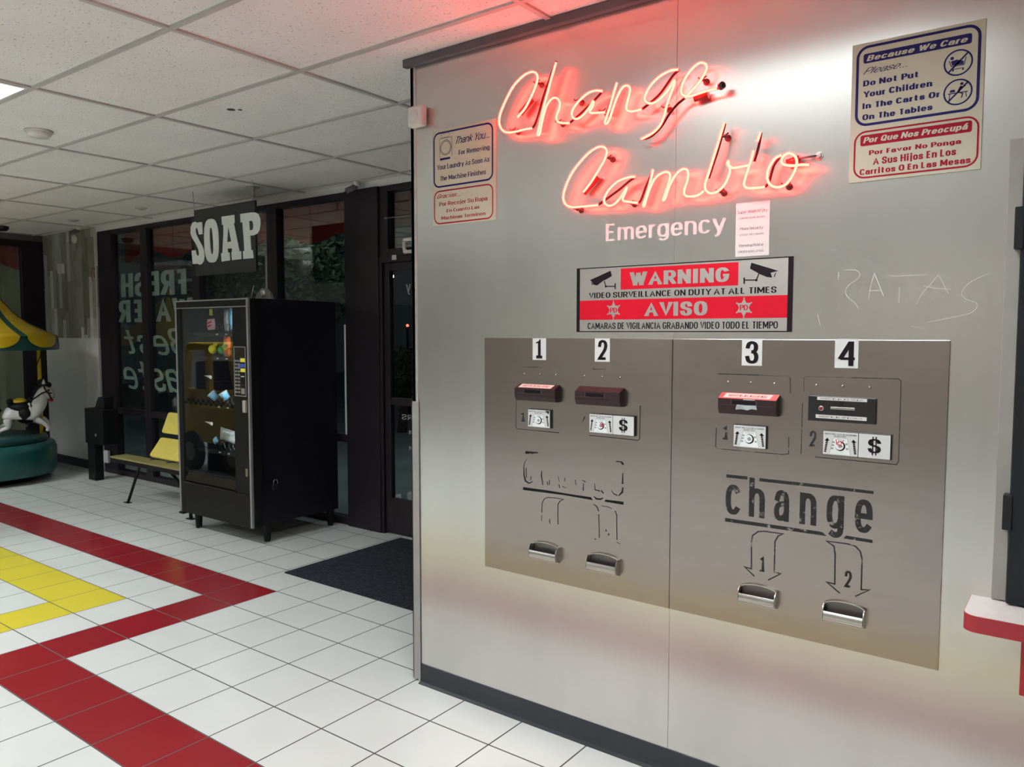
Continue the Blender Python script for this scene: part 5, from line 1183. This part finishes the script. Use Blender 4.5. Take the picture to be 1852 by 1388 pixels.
# ================================================================ BLACK PEDESTAL
t = thing('coin_pedestal', 'black metal box on a post standing at the white corner strip', 'pedestal', (-8.5, 3.93, 0))
MB().box(-8.60, -8.44, 3.90, 3.99, .0, .42).build('post', M['black'], t, bevel=.004)
MB().box(-8.60, -8.21, 3.88, 4.05, .40, .775).build('box', M['black'], t, bevel=.006)
MB().prism([(-8.46, .776), (-8.25, .776), (-8.25, .90), (-8.37, .90)], 3.92, 4.02).build('top_wedge', M['black'], t, bevel=.004)
MB().lathe([(.014, 0), (.014, .006), (.001, .007)], (-8.36, 3.8799, .50), 12, axis=(0, -1, 0)).build('lock', M['silver'], t)
a = at(196, 832, YB-.03); o = MB().box(a.x-.06, a.x+.05, YB-.06, YB-.0305, .12, .26).build('wall_box', M['white_metal'], bevel=.006); tag(o, 'small pale metal box low on the wall behind the black pedestal', 'box')

# ================================================================ CAROUSEL RIDE
CC = Vector((-9.36, 3.24, 0)); VV = Vector((.945, -.327, 0)); VR = Vector((.327, .945, 0))
t = thing('carousel_ride', 'small green carousel ride with yellow and green canopy in the corner', 'ride', CC)
MB().lathe([(.001, .06), (.50, .06), (.60, .075), (.62, .12), (.622, .34), (.60, .395), (.56, .41), (.001, .41)], CC, 64).build('base', M['green_ride'], t)
MB().lathe([(.001, .0), (.40, .0), (.40, .06), (.001, .06)], CC, 40).build('foot', M['black'], t)
MB().lathe([(.53, .41), (.545, .44), (.53, .475), (.45, .49), (.001, .49)], CC, 48).build('platform', mat('dark_teal_platform', (.010, .05, .05), .3), t)
MB().lathe([(.06, .49), (.06, 1.50)], CC, 20).build('centre_column', M['green_ride'], t)
def canopy_r(h):    # radius of the tent roof at height fraction h (0 rim, 1 apex)
    return .655*(1-h)**1.0*(1-.28*math.sin(PI*h)) + .02
NS = 8
can = MB(); K = 64
def rim(q): return 1.0
rows = [(0.0), .06, .14, .24, .36, .5, .65, .8, .92, 1.0]
vs = []; fs = []
for h in rows:
    for k in range(K): q = 2*PI*k/K; r_ = canopy_r(h); vs.append(CC+Vector((r_*math.cos(q), r_*math.sin(q), 1.54+.52*h)))
for i_ in range(len(rows)-1):
    for k in range(K): fs.append((i_*K+k, i_*K+(k+1) % K, (i_+1)*K+(k+1) % K, (i_+1)*K+k))
can.add(vs, fs, 0, True)
cn = can.build('canopy', M['green_ride'], t)
MB().lathe([(.672, 1.395), (.676, 1.40), (.662, 1.54), (.655, 1.545), (.645, 1.54), (.655, 1.395)], CC, 64).build('valance', M['green_ride'], t)
for s_ in range(NS):
    qc = 2*PI*(s_+.5)/NS+.18; hw = PI/NS*.86; pan = MB(); vs = []; nu = 14
    hs = [-.24, -.238, -.232, -.222, -.205, -.18, -.14, -.09, -.04, 0, .06, .14, .24, .36, .5, .65, .8, .92]
    for h in hs:
        for k in range(nu+1):
            u = k/nu*2-1
            if h < 0:
                d_ = -h/.24; wd = math.sqrt(max(0, 1-d_**2*.92)); q = qc+hw*u*wd; r_ = .666+.012*d_+.003; z_ = 1.54-.115*d_
            else:
                q = qc+hw*u*(1-.25*h); r_ = canopy_r(h)+.005; z_ = 1.54+.52*h+.003
            vs.append(CC+Vector((r_*math.cos(q), r_*math.sin(q), z_)))
    fs = [(i_*(nu+1)+k, i_*(nu+1)+k+1, (i_+1)*(nu+1)+k+1, (i_+1)*(nu+1)+k) for i_ in range(len(hs)-1) for k in range(nu)]
    pan.add(vs, fs, 0, True); pan.build('yellow_panel', M['yellow_ride'], cn)
MB().ball(CC+Vector((0, 0, 2.09)), .045, n=16).build('finial', M['yellow_ride'], t)

def bake_skin(name, verts, edges, radii, m, parent, origin, lv=2):
    me = bpy.data.meshes.new(name); me.from_pydata([tuple(q) for q in verts], edges, []); o = bpy.data.objects.new(name, me); COL.objects.link(o)
    sk = o.modifiers.new('skin', 'SKIN'); sk.use_smooth_shade = True; ss = o.modifiers.new('sub', 'SUBSURF'); ss.levels = lv; ss.render_levels = lv
    for i_, r_ in enumerate(radii): me.skin_vertices[0].data[i_].radius = (r_, r_) if not isinstance(r_, tuple) else r_
    me.skin_vertices[0].data[0].use_root = True
    dg = bpy.context.evaluated_depsgraph_get(); dg.update(); m2 = bpy.data.meshes.new_from_object(o.evaluated_get(dg)); m2.name = name
    bpy.data.objects.remove(o); m2.materials.clear(); m2.materials.append(m)
    for p_ in m2.polygons: p_.use_smooth = True
    ob = bpy.data.objects.new(name, m2); COL.objects.link(ob); ob.parent = parent; ORG[ob.name] = origin; return ob
def make_horse(loc, fwd, label):
    """galloping ride horse; local axes: f forward, s sideways, z up"""
    L = Vector(loc); f_ = Vector(fwd).normalized(); s_ = Vector((0, 0, 1)).cross(f_)
    def W_(a, b, c): return f_*(a*.74)+s_*b+Vector((0, 0, c))
    h = thing('carousel_horse', label, 'horse', L, 'horses on the carousel')
    V = [W_(0,0,.22), W_(.13,0,.235), W_(-.13,0,.235), W_(.21,0,.31), W_(.25,0,.40), W_(.285,0,.465), W_(.335,0,.43), W_(.385,0,.375), W_(-.19,0,.24)]
    Rr = [.095, .10, .105, .085, .074, .088, .070, .046, .08]
    E = [(0,1),(0,2),(1,3),(3,4),(4,5),(5,6),(6,7),(2,8)]
    for sd in (-1, 1):
        b = len(V); lift = .02 if sd > 0 else -.015
        V += [W_(.16,.055*sd,.16), W_(.27,.055*sd,.13+lift), W_(.33,.055*sd,.07+lift), W_(.30,.055*sd,.035+lift)]; Rr += [.045,.028,.02,.024]; E += [(1,b),(b,b+1),(b+1,b+2),(b+2,b+3)]
        b = len(V); V += [W_(-.17,.055*sd,.17), W_(-.16,.055*sd,.09+lift), W_(-.26,.055*sd,.07+lift), W_(-.29,.055*sd,.03+lift)]; Rr += [.055,.032,.021,.025]; E += [(2,b),(b,b+1),(b+1,b+2),(b+2,b+3)]
    bake_skin('body', V, E, Rr, M['horse'], h, L)
    def mb(name, m, fn, lab=None):
        q = MB(); fn(q); q.v = [tuple(Vector(p_)+L) for p_ in q.v]; return q.build(name, m, h, label=lab)
    rot = Matrix((f_, s_, Vector((0, 0, 1)))).transposed()
    mb('mane', M['black'], lambda q: [q.ball(W_(a, 0, c), .04, .022, r_, 12, rot=rot) for a, c, r_ in ((.165,.37,.05),(.19,.43,.055),(.215,.485,.05),(.25,.535,.05),(.285,.55,.042),(.33,.52,.035))])
    mb('tail', M['black'], lambda q: q.tube([W_(-.25,0,.27), W_(-.30,0,.25), W_(-.335,0,.19), W_(-.34,0,.11)], [.018,.028,.03,.008], 10))
    mb('saddle', M['black'], lambda q: [q.ball(W_(.0,0,.29), .13, .112, .07, 18, rot=rot), q.ball(W_(-.14,0,.35), .035, .085, .035, 12, rot=rot), q.ball(W_(.11,0,.36), .03, .06, .04, 12, rot=rot), q.ball(W_(.04,0,.22), .10, .122, .11, 18, rot=rot)])
    mb('saddle_pad', M['yellow_ride'], lambda q: q.ball(W_(-.02,0,.345), .07, .07, .045, 16, rot=rot))
    def bridle(q):
        for sd in (-1, 1):
            q.tube([W_(.40,.02*sd,.42), W_(.36,.060*sd,.435), W_(.30,.080*sd,.45), W_(.25,.080*sd,.43), W_(.12,.10*sd,.36)], .008, 6)
            q.tube([W_(.38,.0,.345), W_(.375,.045*sd,.37), W_(.345,.064*sd,.43), W_(.30,.078*sd,.48), W_(.275,.03*sd,.545)], .008, 6)
    mb('bridle', M['black'], bridle)
    mb('ear', M['horse'], lambda q: q.lathe([(.018, 0), (.014, .03), (.001, .055)], W_(.285,.035,.53), 10)); mb('ear', M['horse'], lambda q: q.lathe([(.018, 0), (.014, .03), (.001, .055)], W_(.285,-.035,.53), 10))
    for sd in (-1, 1): mb('eye', M['black_gloss'], lambda q: q.ball(W_(.345,.062*sd,.465), .013, n=10))
    mb('mouth', M['red_vinyl'], lambda q: q.ball(W_(.37,0,.355), .022, .036, .016, 10, rot=rot)); mb('nostril', M['ink'], lambda q: [q.ball(W_(.405,.02*sd,.385), .006, n=8) for sd in (-1, 1)])
    mb('hand_bar', M['white_plastic'], lambda q: q.tube([W_(.255,-.13,.415), W_(.255,.13,.415)], .009, 8))
    mb('foot_rest', M['dark_trim'], lambda q: q.tube([W_(.06,-.15,.10), W_(.06,.15,.10)], .010, 8))
    return h
H1 = CC+VV*.15+VR*.30; H1.z = .495
make_horse(H1, VR+VV*.1, 'white carousel horse with black mane, yellow saddle pad, facing right')
H2 = CC+VV*.34-VR*.34; H2.z = .495
make_horse(H2, -VR+VV*.15, 'white carousel horse at the left edge showing only its rump')
for hp, off in ((H1, VR*.175-VV*.02), (H2, -VR*.1)):
    b0 = Vector((hp.x, hp.y, 0))+off; m = MB().tube([(b0.x, b0.y, .49), (b0.x, b0.y, 1.54)], .019, 14)
    pz = m.build('pole', M['yellow_ride'], t); P = []
    for k in range(0, 80): q = k*.30; P.append((b0.x+.0195*math.cos(q), b0.y+.0195*math.sin(q), (.50+k*.0128)))
    MB().tube(P, .005, 5).build('spiral_stripe', M['black'], pz)

# ================================================================ YELLOW TAXI RIDE (out of frame, mirrored in the machine glass)
tx = thing('taxi_ride', 'yellow checkered taxi ride mirrored in the vending machine glass', 'ride', (-7.75, 1.55, 0))
ox, oy = -7.75, 1.55
def car(pts, y0, y1): return MB().prism([(ox+a, b) for a, b in pts], oy+y0, oy+y1)
car([(-.72,.34),(.72,.34),(.74,.62),(.70,.86),(.46,.92),(-.60,.94),(-.74,.86)], -.34, .34).build('body', M['yellow_ride'], tx, bevel=.04, seg=3)
m = MB()
for a, b, c_ in ((.44,.92,.30),(-.10,.92,-.10),(-.58,.93,-.50)):
    for s_ in (-.32, .28): m.prism([(ox+a-.035,.90),(ox+a+.035,.90),(ox+c_+.035,1.40),(ox+c_-.035,1.40)], oy+s_, oy+s_+.05)
m.build('window_pillar', M['yellow_ride'], tx)
car([(-.56,1.38),(.36,1.38),(.30,1.46),(-.48,1.47)], -.34, .34).build('roof', M['yellow_ride'], tx, bevel=.025, seg=3)
m = MB()
for k in range(28):
    for r_ in range(2):
        if (k+r_) % 2 == 0: m.add([(ox-.70+k*.05, oy+.3425, .80-r_*.03), (ox-.65+k*.05, oy+.3425, .80-r_*.03), (ox-.65+k*.05, oy+.3425, .83-r_*.03), (ox-.70+k*.05, oy+.3425, .83-r_*.03)], [(0, 1, 2, 3)])
m.build('checker_band', M['ink'], tx)
for wx in (-.42, .42):
    for wy in (-.37, .30):
        w_ = MB().lathe([(.001, 0), (.20, 0), (.23, .02), (.23, .05), (.20, .07), (.001, .07)], (ox+wx, oy+wy, .235), 28, axis=(0, 1, 0)).build('wheel', M['rubber'], tx)
        MB().lathe([(.11, -.004), (.09, -.008), (.001, -.01)], (ox+wx, oy+wy+(0 if wy < 0 else .082), .235), 20, axis=(0, 1, 0)).build('hub', M['silver'], w_)
MB().box(ox-.35, ox+.35, oy-.2, oy+.2, 0, .34).build('pedestal', M['black'], tx)
MB().box(ox-.40, ox-.08, oy-.25, oy+.25, .92, 1.02).box(ox-.48, ox-.40, oy-.25, oy+.25, .92, 1.25).build('seat', M['black'], tx, bevel=.02)
MB().tube([(ox+.18+.0*k, oy+.10+.12*math.cos(k*PI/10), 1.08+.12*math.sin(k*PI/10)) for k in range(20)], .014, 8, closed=True).build('steering_wheel', M['black'], tx)
